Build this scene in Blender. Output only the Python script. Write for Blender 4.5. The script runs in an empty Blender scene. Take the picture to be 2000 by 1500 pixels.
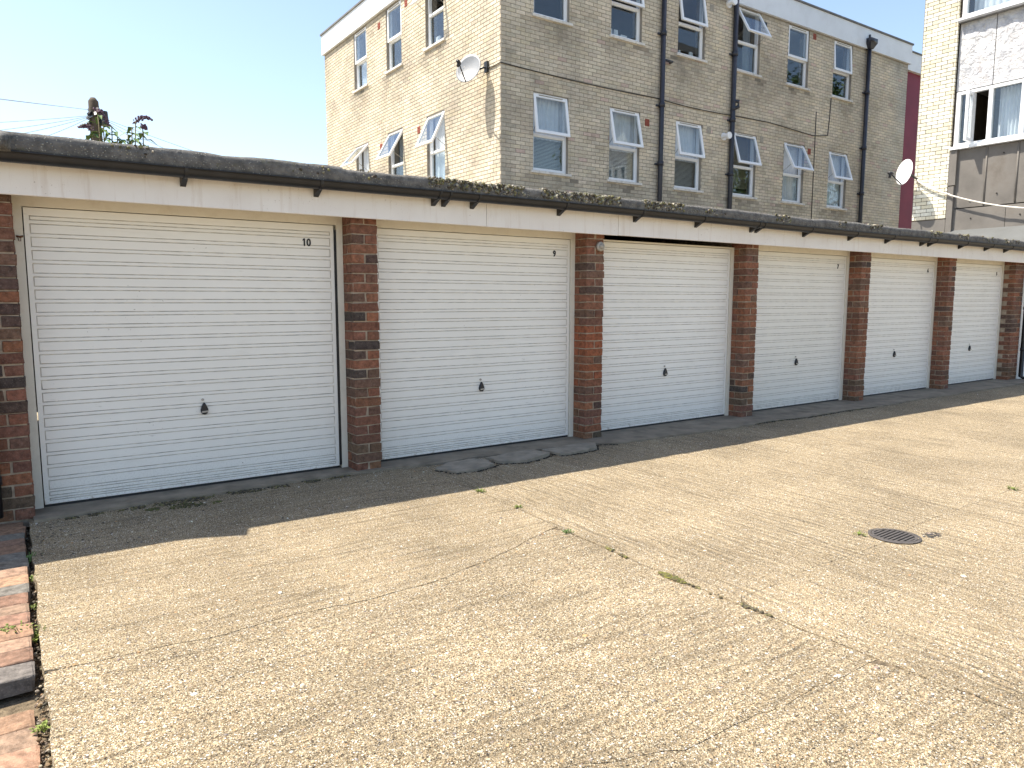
import bpy, bmesh, math, random
from math import sin, cos, pi, radians, atan2, sqrt
from mathutils import Vector, Matrix

rnd = random.Random(7)
scene = bpy.context.scene
COL = scene.collection

# ------------------------------------------------------------------ camera
cam_d = bpy.data.cameras.new('camera')
cam = bpy.data.objects.new('camera', cam_d)
COL.objects.link(cam)
scene.camera = cam
CAM = Vector((-2.4082, -5.3454, 1.3668))
YAW, PITCH, ROLL = 0.6031, 0.1159, 0.0010
fwd = Vector((sin(YAW)*cos(PITCH), cos(YAW)*cos(PITCH), -sin(PITCH)))
rgt = Vector((cos(YAW), -sin(YAW), 0))
up = rgt.cross(fwd)
rgt, up = rgt*cos(ROLL)+up*sin(ROLL), -rgt*sin(ROLL)+up*cos(ROLL)
mw = Matrix((rgt, up, -fwd)).transposed().to_4x4()
mw.translation = CAM
cam.matrix_world = mw
cam_d.sensor_width = 36
cam_d.lens = 36*1423.43/2000
cam_d.clip_start = 0.05
cam_d.clip_end = 2000

# ------------------------------------------------------------------ world, sun, exposure
SUN = Vector((-0.45, 0.32, 1.0)).normalized()
world = bpy.data.worlds.new('World')
scene.world = world
world.use_nodes = True
wn = world.node_tree
for n in list(wn.nodes):
    wn.nodes.remove(n)
sky = wn.nodes.new('ShaderNodeTexSky')
sky.sky_type = 'NISHITA'
sky.sun_disc = False
sky.sun_elevation = math.asin(SUN.z)
sky.sun_rotation = atan2(SUN.x, SUN.y)
sky.air_density = 1.0
sky.dust_density = 1.0
sky.ozone_density = 0.8
bg = wn.nodes.new('ShaderNodeBackground')
bg.inputs['Strength'].default_value = 0.100
wo = wn.nodes.new('ShaderNodeOutputWorld')
wn.links.new(sky.outputs[0], bg.inputs[0])
wn.links.new(bg.outputs[0], wo.inputs[0])

sl = bpy.data.lights.new('sun', 'SUN')
sl.energy = 3.5
sl.angle = radians(0.55)
sl.color = (1.0, 0.96, 0.89)
so = bpy.data.objects.new('sun', sl)
COL.objects.link(so)
so.rotation_euler = SUN.to_track_quat('Z', 'Y').to_euler()
so.location = (-20, 20, 50)

scene.view_settings.view_transform = 'Standard'
scene.view_settings.look = 'None'
scene.view_settings.gamma = 1
scene.view_settings.use_curve_mapping = False
scene.view_settings.exposure = 1.52
scene.view_settings.use_white_balance = True
scene.view_settings.white_balance_temperature = 6950
scene.view_settings.white_balance_tint = 10
scene.render.engine = 'CYCLES'
scene.cycles.max_bounces = 6
scene.cycles.diffuse_bounces = 4
scene.cycles.glossy_bounces = 3
scene.cycles.transparent_max_bounces = 8

# ------------------------------------------------------------------ node helpers
class NT:
    def __init__(s, name):
        s.m = bpy.data.materials.new(name)
        s.m.use_nodes = True
        s.t = s.m.node_tree
        s.b = s.t.nodes['Principled BSDF']
        s.out = s.t.nodes['Material Output']
        s.pos = s.n('ShaderNodeNewGeometry').outputs['Position']
    def n(s, typ, **kw):
        nd = s.t.nodes.new(typ)
        for k, v in kw.items():
            setattr(nd, k, v)
        return nd
    def l(s, a, b):
        s.t.links.new(a, b)
    def put(s, sock, v):
        if hasattr(v, 'is_linked') or isinstance(v, bpy.types.NodeSocket):
            s.l(v, sock)
        else:
            if isinstance(v, (tuple, list)) and len(v) == 3 and len(sock.default_value) == 4:
                v = (*v, 1)
            sock.default_value = v
    def noise(s, scale, detail=3, rough=.55, vec=None, dist=0):
        nd = s.n('ShaderNodeTexNoise')
        nd.inputs['Scale'].default_value = scale
        nd.inputs['Detail'].default_value = detail
        nd.inputs['Roughness'].default_value = rough
        nd.inputs['Distortion'].default_value = dist
        s.l(vec or s.pos, nd.inputs['Vector'])
        return nd.outputs['Fac']
    def scaled(s, sc, vec=None):
        nd = s.n('ShaderNodeVectorMath', operation='MULTIPLY')
        s.l(vec or s.pos, nd.inputs[0])
        nd.inputs[1].default_value = sc
        return nd.outputs[0]
    def ramp(s, fac, stops, interp='LINEAR'):
        nd = s.n('ShaderNodeValToRGB')
        cr = nd.color_ramp
        cr.interpolation = interp
        while len(cr.elements) < len(stops):
            cr.elements.new(0.5)
        for e, (p, c) in zip(cr.elements, stops):
            e.position = p
            if not isinstance(c, (tuple, list)):
                c = (c, c, c)
            e.color = (*c, 1)
        s.l(fac, nd.inputs[0])
        return nd.outputs[0]
    def mix(s, fac, a, b, mode='MIX'):
        nd = s.n('ShaderNodeMix', data_type='RGBA', blend_type=mode)
        s.put(nd.inputs[0], fac)
        s.put(nd.inputs[6], a)
        s.put(nd.inputs[7], b)
        return nd.outputs[2]
    def math(s, op, a, b=0.0, c=0.0):
        nd = s.n('ShaderNodeMath', operation=op)
        s.put(nd.inputs[0], a)
        s.put(nd.inputs[1], b)
        s.put(nd.inputs[2], c)
        return nd.outputs[0]
    def sep(s, vec):
        nd = s.n('ShaderNodeSeparateXYZ')
        s.l(vec, nd.inputs[0])
        return nd.outputs
    def bump(s, h, strength=.3, dist=.005, nrm=None):
        nd = s.n('ShaderNodeBump')
        nd.inputs['Strength'].default_value = strength
        nd.inputs['Distance'].default_value = dist
        s.l(h, nd.inputs['Height'])
        if nrm is not None:
            s.l(nrm, nd.inputs['Normal'])
        return nd.outputs[0]
    def fin(s, col=None, rough=.7, nrm=None, spec=.3, metal=0):
        if col is not None:
            s.put(s.b.inputs['Base Color'], col)
        s.put(s.b.inputs['Roughness'], rough)
        s.b.inputs['Specular IOR Level'].default_value = spec
        s.b.inputs['Metallic'].default_value = metal
        if nrm is not None:
            s.l(nrm, s.b.inputs['Normal'])
        return s.m

def simple(name, col, rough=.6, var=.18, scale=9, bump=.15, bscale=60, bdist=.003, spec=.3, metal=0, dirt=None, dirt_scale=3, dirt_amt=.5):
    t = NT(name)
    n = t.noise(scale, 5)
    dark = tuple(c*(1-var) for c in col)
    lite = tuple(min(1, c*(1+var)) for c in col)
    c = t.ramp(n, [(.3, dark), (.7, lite)])
    if dirt:
        d = t.ramp(t.noise(dirt_scale, 7, .65), [(.5, 0), (.72, 1)])
        f = t.math('MULTIPLY', d, dirt_amt)
        c = t.mix(f, c, dirt)
    nr = t.bump(t.noise(bscale, 4), bump, bdist) if bump else None
    return t.fin(c, rough, nr, spec, metal)

def brick_mat(name, source, bump=.6, grain=.35, pits=True):
    """brick: its colour comes from the brick itself (object colour or a colour attribute)"""
    t = NT(name)
    if source == 'object':
        c0 = t.n('ShaderNodeObjectInfo').outputs['Color']
    else:
        a = t.n('ShaderNodeVertexColor')
        a.layer_name = 'tint'
        c0 = a.outputs['Color']
    n1 = t.ramp(t.noise(28, 6, .65), [(.3, 1-grain), (.7, 1+grain)])
    c = t.mix(1.0, c0, n1, 'MULTIPLY')
    n2 = t.ramp(t.noise(130, 3), [(.55, 0), (.75, 1)])
    c = t.mix(t.math('MULTIPLY', n2, .22), c, (.5, .45, .38))
    if not pits:
        c = t.mix(1, c, t.ramp(t.noise(1.5, 8, .68), [(.3, .66), (.5, .97), (.68, 1.08)]), 'MULTIPLY')
    h = t.noise(90, 6, .7)
    if pits:
        v = t.n('ShaderNodeTexVoronoi')
        v.inputs['Scale'].default_value = 70
        t.l(t.pos, v.inputs['Vector'])
        h = t.math('ADD', h, t.ramp(v.outputs['Distance'], [(.05, 0), (.22, .5)]))
    return t.fin(c, .85, t.bump(h, bump, .004), .25)

def concrete_mat(name, ridge_axis):
    """old exposed-aggregate concrete, tamped in ridges"""
    t = NT(name)
    def vor(scale, rand=1.0):
        v = t.n('ShaderNodeTexVoronoi')
        v.inputs['Scale'].default_value = scale
        v.inputs['Randomness'].default_value = rand
        t.l(t.pos, v.inputs['Vector'])
        return v
    stones = [(0, (.37, .295, .19)), (.18, (.20, .145, .09)), (.32, (.48, .41, .30)), (.46, (.13, .10, .07)),
              (.56, (.58, .50, .365)), (.70, (.28, .195, .11)), (.80, (.075, .065, .055)), (.90, (.70, .67, .61))]
    v1 = vor(118)
    s1 = t.sep(v1.outputs['Color'])
    c1 = t.ramp(s1[0], stones, 'CONSTANT')
    v2 = vor(235)
    s2 = t.sep(v2.outputs['Color'])
    c2 = t.ramp(s2[0], stones, 'CONSTANT')
    m1 = t.ramp(v1.outputs['Distance'], [(.36, 1), (.5, 0)])
    pick = t.math('GREATER_THAN', s1[1], .45)
    m1 = t.math('MULTIPLY', m1, pick)
    m2 = t.ramp(v2.outputs['Distance'], [(.35, 1), (.55, 0)])
    sand = t.ramp(t.noise(240, 2), [(.3, (.20, .15, .085)), (.7, (.37, .295, .19))])
    c = t.mix(m2, sand, c2)
    c = t.mix(m1, c, c1)
    # wear and stains of their own shape
    c = t.mix(1, c, t.ramp(t.noise(165, 3, .6), [(.36, .42), (.63, 1.68)]), 'MULTIPLY')
    big = t.ramp(t.noise(1.1, 7, .62), [(.3, .72), (.66, 1.12)])
    c = t.mix(1, c, big, 'MULTIPLY')
    spot = t.ramp(t.noise(2.3, 5, .6, dist=.4), [(.62, 0), (.74, 1)])
    c = t.mix(t.math('MULTIPLY', spot, .4), c, (.15, .12, .085))
    # tamping ridges
    stv = (1.3, 24, 1) if ridge_axis == 'X' else (24, 1.3, 1)
    sn = t.noise(1.0, 7, .68, t.scaled(stv), .25)
    c = t.mix(1, c, t.ramp(sn, [(.28, .50), (.47, .97), (.7, 1.10)]), 'MULTIPLY')
    w = t.n('ShaderNodeTexWave', wave_type='BANDS', bands_direction='Y' if ridge_axis == 'X' else 'X')
    w.inputs['Scale'].default_value = 5.2
    w.inputs['Distortion'].default_value = 9.0
    w.inputs['Detail'].default_value = 3
    w.inputs['Detail Scale'].default_value = 1.6
    stretch = (.28, 1, 1) if ridge_axis == 'X' else (1, .28, 1)
    t.l(t.scaled(stretch), w.inputs['Vector'])
    wear = t.ramp(t.noise(.9, 5, .65), [(.42, 0), (.66, 1)])
    wv = t.math('MULTIPLY', w.outputs['Fac'], t.math('MULTIPLY_ADD', wear, .8, .2))
    groove = t.ramp(w.outputs['Fac'], [(.0, 1), (.30, 0)])
    c = t.mix(t.math('MULTIPLY', groove, t.math('MULTIPLY_ADD', wear, .42, .10)), c, (.2, .155, .1))
    hh = t.math('ADD', t.math('MULTIPLY', m1, .5), t.math('MULTIPLY', m2, .3))
    hh = t.math('ADD', hh, t.math('MULTIPLY', sn, 2.2))
    hh = t.math('ADD', t.math('MULTIPLY', hh, .45), t.math('MULTIPLY', wv, .8))
    nr = t.bump(hh, 1.0, .013)
    return t.fin(c, .92, nr, .2)

MAT = {}
MAT['concrete_x'] = concrete_mat('aggregate_concrete_a', 'X')
MAT['concrete_y'] = concrete_mat('aggregate_concrete_b', 'Y')
MAT['apron'] = simple('smooth_concrete', (.245, .205, .155), .9, .25, 5, .5, 45, .006, dirt=(.09, .075, .055), dirt_scale=4, dirt_amt=.7)
MAT['patch'] = simple('patch_mortar', (.275, .24, .19), .9, .2, 11, .5, 70, .004, dirt=(.14, .13, .11), dirt_scale=9)
MAT['soil'] = simple('soil', (.15, .115, .075), 1, .5, 40, 1, 60, .02)
MAT['ground'] = simple('ground_earth', (.26, .22, .15), 1, .3, 3, .5, 20, .02)
MAT['mortar_red'] = simple('mortar_brown', (.36, .29, .22), .95, .3, 18, .7, 90, .006, dirt=(.16, .11, .08), dirt_scale=5)
MAT['brick'] = brick_mat('red_brick', 'object', .8, .5)
MAT['brick_tint'] = brick_mat('red_brick_joined', 'attr', .7, .35)
MAT['paver'] = brick_mat('paving_brick', 'object', 1.0, .5)
MAT['flat_brick'] = brick_mat('buff_brick', 'object', .4, .16, False)
MAT['flat_brick_tint'] = brick_mat('buff_brick_joined', 'attr', .4, .16, False)
MAT['mortar_buff'] = simple('mortar_grey', (.27, .24, .20), .95, .2, 4, .4, 60, .004)
MAT['mortar_dark'] = simple('mortar_dark', (.115, .09, .065), .95, .2, 10, .4, 60, .004)
def fascia_mat():
    t = NT('white_painted_board')
    c = t.ramp(t.noise(2.5, 4), [(.3, (.80, .755, .72)), (.7, (.87, .84, .81))])
    dr = t.ramp(t.noise(1.0, 6, .7, t.scaled((16, 1, 1.6))), [(.54, 0), (.72, 1)])
    c = t.mix(t.math('MULTIPLY', dr, .4), c, (.55, .45, .37))
    fk = t.math('MULTIPLY', t.ramp(t.noise(45, 5, .7), [(.62, 0), (.67, 1)]), t.ramp(t.noise(1.6, 2), [(.5, 0), (.6, 1)]))
    c = t.mix(t.math('MULTIPLY', fk, .6), c, (.36, .30, .25))
    return t.fin(c, .5, t.bump(t.noise(40, 3), .2, .002), .3)
MAT['white_wood'] = fascia_mat()
MAT['frame_wood'] = simple('cream_painted_frame', (.74, .70, .61), .5, .05, 6, .2, 60, .002, dirt=(.45, .38, .28), dirt_scale=12, dirt_amt=.3)
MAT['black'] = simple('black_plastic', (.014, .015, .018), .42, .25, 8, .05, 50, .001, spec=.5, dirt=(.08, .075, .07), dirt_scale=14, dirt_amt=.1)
MAT['navy'] = simple('dark_pipe_paint', (.022, .024, .034), .4, .25, 8, .05, 50, .001, spec=.5)
MAT['dark'] = simple('dark_interior', (.03, .027, .025), .9, .2, 3, 0)
MAT['upvc'] = simple('white_upvc', (.83, .84, .85), .3, .03, 5, 0, spec=.5)
MAT['sill'] = simple('stone_sill', (.66, .63, .58), .8, .12, 9, .2, 60, .003, dirt=(.25, .23, .2), dirt_scale=8)
MAT['fascia_grey'] = simple('white_fascia', (.74, .77, .80), .5, .05, 1.5, .08, 30, .002, dirt=(.5, .5, .5), dirt_scale=2, dirt_amt=.3)
MAT['coping'] = simple('felt_coping', (.16, .16, .16), .8, .2, 6, .3, 50, .004)
MAT['burgundy'] = simple('burgundy_cladding', (.20, .022, .045), .55, .12, 2, .1, 30, .002)
MAT['terracotta'] = simple('terracotta', (.27, .075, .05), .8, .2, 20, .3, 80, .003)
MAT['vent_grey'] = simple('grey_vent', (.34, .31, .26), .8, .2, 20, .2, 80, .003)
MAT['dish'] = simple('dish_metal', (.25, .26, .27), .45, .08, 8, .05, 40, .001, spec=.5)
MAT['cable_dark'] = simple('dark_cable', (.06, .055, .05), .6, .1, 8, 0)
MAT['cable_white'] = simple('pale_cable', (.62, .58, .52), .6, .1, 8, 0)
MAT['wire'] = simple('telephone_wire', (.22, .26, .30), .6, .1, 8, 0)
MAT['pole'] = simple('weathered_pole', (.085, .068, .05), .9, .35, 6, .6, 30, .01)
MAT['leaf'] = simple('leaf_green', (.10, .17, .045), .6, .4, 8, 0)
MAT['leaf_pale'] = simple('leaf_yellow_green', (.15, .19, .04), .6, .35, 9, 0)
MAT['flower'] = simple('purple_flower', (.15, .085, .12), .7, .4, 30, 0)
MAT['stem'] = simple('plant_stem', (.16, .13, .07), .8, .3, 8, 0)
MAT['moss'] = simple('moss', (.15, .15, .03), 1, .5, 40, 1, 90, .01)
MAT['iron'] = simple('cast_iron', (.13, .115, .105), .55, .3, 30, .3, 90, .003, metal=.55, spec=.5)
MAT['void'] = simple('drain_shade_black', (.008, .008, .008), 1, .1, 5, 0)
MAT['render_white'] = simple('white_render', (.78, .77, .75), .8, .05, 4, .2, 50, .003, dirt=(.5, .47, .42), dirt_scale=3, dirt_amt=.3)
MAT['lead'] = simple('weathered_lead_panel', (.165, .152, .138), .75, .22, 2.2, .15, 25, .006, dirt=(.10, .085, .07), dirt_scale=2.2, dirt_amt=.7)
MAT['flash'] = simple('grey_flashing', (.11, .115, .115), .7, .15, 2.5, .2, 20, .006, dirt=(.07, .07, .065), dirt_scale=5)
MAT['chrome'] = simple('handle_metal', (.35, .35, .34), .35, .1, 8, 0, metal=.9)
MAT['silver'] = simple('aluminium_lamp', (.42, .39, .35), .5, .15, 20, .1, 80, .002, metal=.2)
MAT['wall_in'] = simple('plaster_inside', (.34, .31, .28), .9, .1, 2, 0)

def door_mat():
    t = NT('painted_steel_door')
    base = t.ramp(t.noise(1.3, 4), [(.3, (.83, .815, .785)), (.7, (.875, .865, .84))])
    rv = t.n('ShaderNodeObjectInfo').outputs['Random']
    base = t.mix(1, base, t.ramp(rv, [(0, (.93, .92, .885)), (.5, (1, .99, .965)), (1, (1, 1, 1))]), 'MULTIPLY')
    # dust streaks and specks
    d = t.ramp(t.noise(7, 7, .7, t.scaled((.35, 1, 2.2))), [(.56, 0), (.8, 1)])
    c = t.mix(t.math('MULTIPLY', d, .22), base, (.46, .42, .36))
    sp = t.ramp(t.noise(55, 2, .5), [(.735, 0), (.76, 1)])
    sp = t.math('MULTIPLY', sp, t.ramp(t.noise(2.2, 2), [(.52, 0), (.62, 1)]))
    c = t.mix(t.math('MULTIPLY', sp, .6), c, (.2, .15, .11))
    # mud splash speckle near the bottom rail
    z = t.sep(t.pos)[2]
    low = t.ramp(z, [(.03, 1), (.30, 0)])
    mud = t.math('MULTIPLY', low, t.ramp(t.noise(90, 3, .6), [(.5, 0), (.66, 1)]))
    c = t.mix(t.math('MULTIPLY', mud, .35), c, (.34, .31, .28))
    rz = t.math('MULTIPLY', t.ramp(z, [(.035, 1), (.10, 0)]), t.ramp(t.noise(16, 5, .7), [(.54, 0), (.64, 1)]))
    c = t.mix(t.math('MULTIPLY', rz, .55), c, (.30, .20, .13))
    scuff = t.math('MULTIPLY', t.ramp(t.noise(24, 4, .7, t.scaled((.25, 1, 1.6))), [(.66, 0), (.7, 1)]), t.ramp(t.noise(1.5, 2), [(.5, 0), (.6, 1)]))
    c = t.mix(t.math('MULTIPLY', scuff, .4), c, (.42, .38, .33))
    return t.fin(c, .42, t.bump(t.noise(2.2, 2), .05, .01), .4)
MAT['door'] = door_mat()
MAT['groove'] = simple('grimy_door_groove', (.66, .63, .57), .7, .25, 14, 0)

def felt_mat():
    t = NT('roof_felt_lichen')
    c = t.ramp(t.noise(14, 6, .7), [(.3, (.07, .068, .066)), (.7, (.21, .20, .185))])
    v = t.n('ShaderNodeTexVoronoi')
    v.inputs['Scale'].default_value = 55
    t.l(t.pos, v.inputs['Vector'])
    sp = t.ramp(v.outputs['Distance'], [(.13, 1), (.3, 0)])
    zone = t.ramp(t.noise(3.2, 4, .6), [(.40, .12), (.56, 1)])
    f = t.math('MULTIPLY', sp, zone)
    c = t.mix(t.math('MULTIPLY', f, .8), c, (.42, .40, .34))
    ms = t.math('MULTIPLY', t.ramp(t.noise(26, 5), [(.56, 0), (.68, 1)]), t.ramp(t.noise(1.7, 3), [(.52, 0), (.62, 1)]))
    c = t.mix(t.math('MULTIPLY', ms, .5), c, (.13, .125, .05))
    nr = t.bump(t.math('ADD', t.noise(45, 6, .7), t.math('MULTIPLY', f, .4)), .8, .012)
    return t.fin(c, .95, nr, .2)
MAT['felt'] = felt_mat()

def attr_mat(name, rough=.8):
    t = NT(name)
    a = t.n('ShaderNodeVertexColor')
    a.layer_name = 'tint'
    n1 = t.ramp(t.noise(120, 3), [(.3, .75), (.7, 1.2)])
    return t.fin(t.mix(1, a.outputs['Color'], n1, 'MULTIPLY'), rough, t.bump(t.noise(200, 3), .3, .002), .3)
MAT['pebble'] = attr_mat('pebbles', .7)

def panel_mat():
    t = NT('silvered_insulation_panel')
    n = t.noise(7, 6, .62, t.scaled((1, 1, .8)), .6)
    c = t.ramp(n, [(.3, (.36, .37, .40)), (.5, (.56, .56, .575)), (.7, (.64, .63, .62))])
    st = t.ramp(t.noise(2.4, 4, .6, t.scaled((1, 2.2, .7))), [(.6, 0), (.7, 1)])
    c = t.mix(t.math('MULTIPLY', st, .35), c, (.33, .27, .25))
    nr = t.bump(t.noise(11, 5, .6, None, .8), 1.0, .05)
    return t.fin(c, .6, nr, .4)
MAT['panel'] = panel_mat()

def glass_mat():
    t = NT('window_glass')
    g = t.n('ShaderNodeBsdfGlossy')
    g.inputs['Roughness'].default_value = 0.0
    g.inputs['Color'].default_value = (.92, .96, 1, 1)
    nr = t.bump(t.noise(1.3, 1), .03, .05)
    t.l(nr, g.inputs['Normal'])
    tr = t.n('ShaderNodeBsdfTransparent')
    tr.inputs['Color'].default_value = (.88, .91, .92, 1)
    geo = t.n('ShaderNodeNewGeometry')
    dp = t.n('ShaderNodeVectorMath', operation='DOT_PRODUCT')
    t.l(geo.outputs['Incoming'], dp.inputs[0]); t.l(geo.outputs['Normal'], dp.inputs[1])
    c = t.math('SUBTRACT', 1.0, t.math('ABSOLUTE', dp.outputs['Value']))
    fac = t.math('MULTIPLY_ADD', t.math('POWER', c, 5.0), .95, .055)
    mx = t.n('ShaderNodeMixShader')
    t.l(fac, mx.inputs[0])
    t.l(tr.outputs[0], mx.inputs[1])
    t.l(g.outputs[0], mx.inputs[2])
    t.l(mx.outputs[0], t.out.inputs['Surface'])
    t.t.nodes.remove(t.b)
    return t.m
MAT['glass'] = glass_mat()

def cloth_mat(name, col):
    t = NT(name)
    c = t.ramp(t.noise(5, 4), [(.3, tuple(x*.85 for x in col)), (.7, col)])
    return t.fin(c, .9, None, .1)
MAT['curtain'] = cloth_mat('sheer_curtain', (.78, .80, .83))
MAT['blind'] = cloth_mat('blind_slats', (.78, .76, .68))
MAT['blind_wood'] = cloth_mat('wooden_blind', (.36, .30, .20))
MAT['drape'] = cloth_mat('grey_drape', (.30, .33, .35))
MAT['paper'] = cloth_mat('white_card', (.8, .8, .78))
MAT['ink'] = simple('black_numeral', (.012, .012, .013), .5, .1, 5, 0)
MAT['rust'] = simple('rusty_metal', (.12, .05, .03), .8, .3, 30, .3, 80, .002)

# ------------------------------------------------------------------ mesh helpers
IDENT = Matrix.Identity(4)
def tag(o, label=None, cat=None, group=None, kind=None):
    if label: o['label'] = label
    if cat: o['category'] = cat
    if group: o['group'] = group
    if kind: o['kind'] = kind
    return o

def thing(name, loc, label, cat, group=None):
    o = bpy.data.objects.new(name, None)
    COL.objects.link(o)
    o.location = loc
    o.empty_display_size = .2
    return tag(o, label, cat, group)

def hang(o, parent):
    """parent o keeping its own coordinates as world coordinates"""
    o.parent = parent
    if parent.type == 'EMPTY':
        o.matrix_parent_inverse = Matrix.Translation(-Vector(parent.location))
    return o

class MB:
    def __init__(s):
        s.v, s.f, s.c = [], [], []
        s.smooth = False
    def quad(s, *p):
        i = len(s.v)
        s.v += [tuple(x) for x in p]
        s.f.append(tuple(range(i, i+len(p))))
    def box(s, x0, x1, y0, y1, z0, z1):
        i = len(s.v)
        s.v += [(x0,y0,z0),(x1,y0,z0),(x1,y1,z0),(x0,y1,z0),(x0,y0,z1),(x1,y0,z1),(x1,y1,z1),(x0,y1,z1)]
        s.f += [(i,i+3,i+2,i+1),(i+4,i+5,i+6,i+7),(i,i+1,i+5,i+4),(i+1,i+2,i+6,i+5),(i+2,i+3,i+7,i+6),(i+3,i,i+4,i+7)]
    def hexa(s, p):
        """8 points: bottom ring then top ring"""
        i = len(s.v)
        s.v += [tuple(x) for x in p]
        s.f += [(i,i+3,i+2,i+1),(i+4,i+5,i+6,i+7),(i,i+1,i+5,i+4),(i+1,i+2,i+6,i+5),(i+2,i+3,i+7,i+6),(i+3,i,i+4,i+7)]
    def fbox(s, fr, a0, a1, b0, b1, c0, c1, tr=None):
        p = []
        for c in (c0, c1):
            for a, b in ((a0,b0),(a1,b0),(a1,b1),(a0,b1)):
                q = (a, b, c)
                if tr: q = tr(q)
                p.append(fr(*q))
        s.hexa(p)
    def tube(s, pts, r, n=8, cap=True):
        pts = [Vector(p) for p in pts]
        rs = r if isinstance(r, (list, tuple)) else [r]*len(pts)
        base = len(s.v)
        prev = None
        for k, p in enumerate(pts):
            d = (pts[min(k+1, len(pts)-1)]-pts[max(k-1, 0)])
            if d.length < 1e-9: d = Vector((0,0,1))
            d.normalize()
            if prev is None:
                a = Vector((0,0,1)) if abs(d.z) < .9 else Vector((1,0,0))
            else:
                a = prev
            u = (a-d*a.dot(d)).normalized()
            w = d.cross(u)
            prev = u
            for j in range(n):
                t = 2*pi*j/n
                s.v.append(tuple(p+(u*cos(t)+w*sin(t))*rs[k]))
        for k in range(len(pts)-1):
            for j in range(n):
                a = base+k*n+j; b = base+k*n+(j+1)%n
                s.f.append((a, b, b+n, a+n))
        if cap:
            s.f.append(tuple(base+j for j in reversed(range(n))))
            s.f.append(tuple(base+(len(pts)-1)*n+j for j in range(n)))
    def ico(s, c, r, sq=(1,1,1), rot=0, jit=0):
        t = (1+sqrt(5))/2
        vs = [(-1,t,0),(1,t,0),(-1,-t,0),(1,-t,0),(0,-1,t),(0,1,t),(0,-1,-t),(0,1,-t),(t,0,-1),(t,0,1),(-t,0,-1),(-t,0,1)]
        fs = [(0,11,5),(0,5,1),(0,1,7),(0,7,10),(0,10,11),(1,5,9),(5,11,4),(11,10,2),(10,7,6),(7,1,8),(3,9,4),(3,4,2),(3,2,6),(3,6,8),(3,8,9),(4,9,5),(2,4,11),(6,2,10),(8,6,7),(9,8,1)]
        i = len(s.v)
        k = r/1.902
        ca, sa = cos(rot), sin(rot)
        for x, y, z in vs:
            j = 1+jit*(rnd.random()-.5)
            x, y, z = x*k*sq[0]*j, y*k*sq[1]*j, z*k*sq[2]*j
            s.v.append((c[0]+x*ca-y*sa, c[1]+x*sa+y*ca, c[2]+z))
        s.f += [tuple(i+a for a in f) for f in fs]
    def build(s, name, mat, parent=None, smooth=False, origin=None, tint=None):
        me = bpy.data.meshes.new(name)
        vs = s.v
        if origin is not None:
            ox, oy, oz = origin
            vs = [(x-ox, y-oy, z-oz) for x, y, z in vs]
        me.from_pydata(vs, [], s.f)
        if tint is not None:
            ca = me.color_attributes.new('tint', 'FLOAT_COLOR', 'POINT')
            flat = []
            for c in tint: flat += [c[0], c[1], c[2], 1]
            ca.data.foreach_set('color', flat)
        me.materials.append(MAT[mat] if isinstance(mat, str) else mat)
        if smooth:
            me.polygons.foreach_set('use_smooth', [True]*len(me.polygons))
        me.update()
        o = bpy.data.objects.new(name, me)
        COL.objects.link(o)
        if origin is not None: o.location = origin
        if parent is not None: hang(o, parent)
        return o

def inst(name, mesh, parent, matrix, color=None):
    o = bpy.data.objects.new(name, mesh)
    COL.objects.link(o)
    o.matrix_basis = matrix
    hang(o, parent)
    if color: o.color = (*color, 1)
    return o

def bevel_obj(o, w, seg=2):
    bm = bmesh.new(); bm.from_mesh(o.data)
    bmesh.ops.bevel(bm, geom=bm.edges[:]+bm.verts[:], offset=w, segments=seg, affect='EDGES', profile=.6)
    bm.to_mesh(o.data); bm.free()

# chipped, slightly uneven unit bricks (1 x 1 x 1, centred), shared by all bricks
def unit_brick(seed, mat, rough=.02, bev=(.05, .1, .12)):
    r = random.Random(seed)
    bm = bmesh.new()
    bmesh.ops.create_cube(bm, size=1)
    for v in bm.verts:
        v.co += Vector(((r.random()-.5)*rough*1.2, (r.random()-.5)*rough, (r.random()-.5)*rough*3))
    bmesh.ops.bevel(bm, geom=bm.edges[:], offset=.045, segments=1, affect='EDGES')
    for v in bm.verts:
        v.co += Vector(((r.random()-.5)*rough*.8, (r.random()-.5)*rough*.8, (r.random()-.5)*rough*1.6))
    me = bpy.data.meshes.new('brick')
    bm.to_mesh(me); bm.free()
    me.materials.append(MAT[mat])
    return me
BRICKS = [unit_brick(i, 'brick', .035) for i in range(8)]
PAVERS = [unit_brick(20+i, 'paver', .04) for i in range(6)]
FLATB = [unit_brick(40+i, 'flat_brick', .008) for i in range(4)]

def vary(c, a):
    k = 1+(rnd.random()-.5)*2*a
    return tuple(max(.005, x*k*(1+(rnd.random()-.5)*a*.35)) for x in c)

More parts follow.
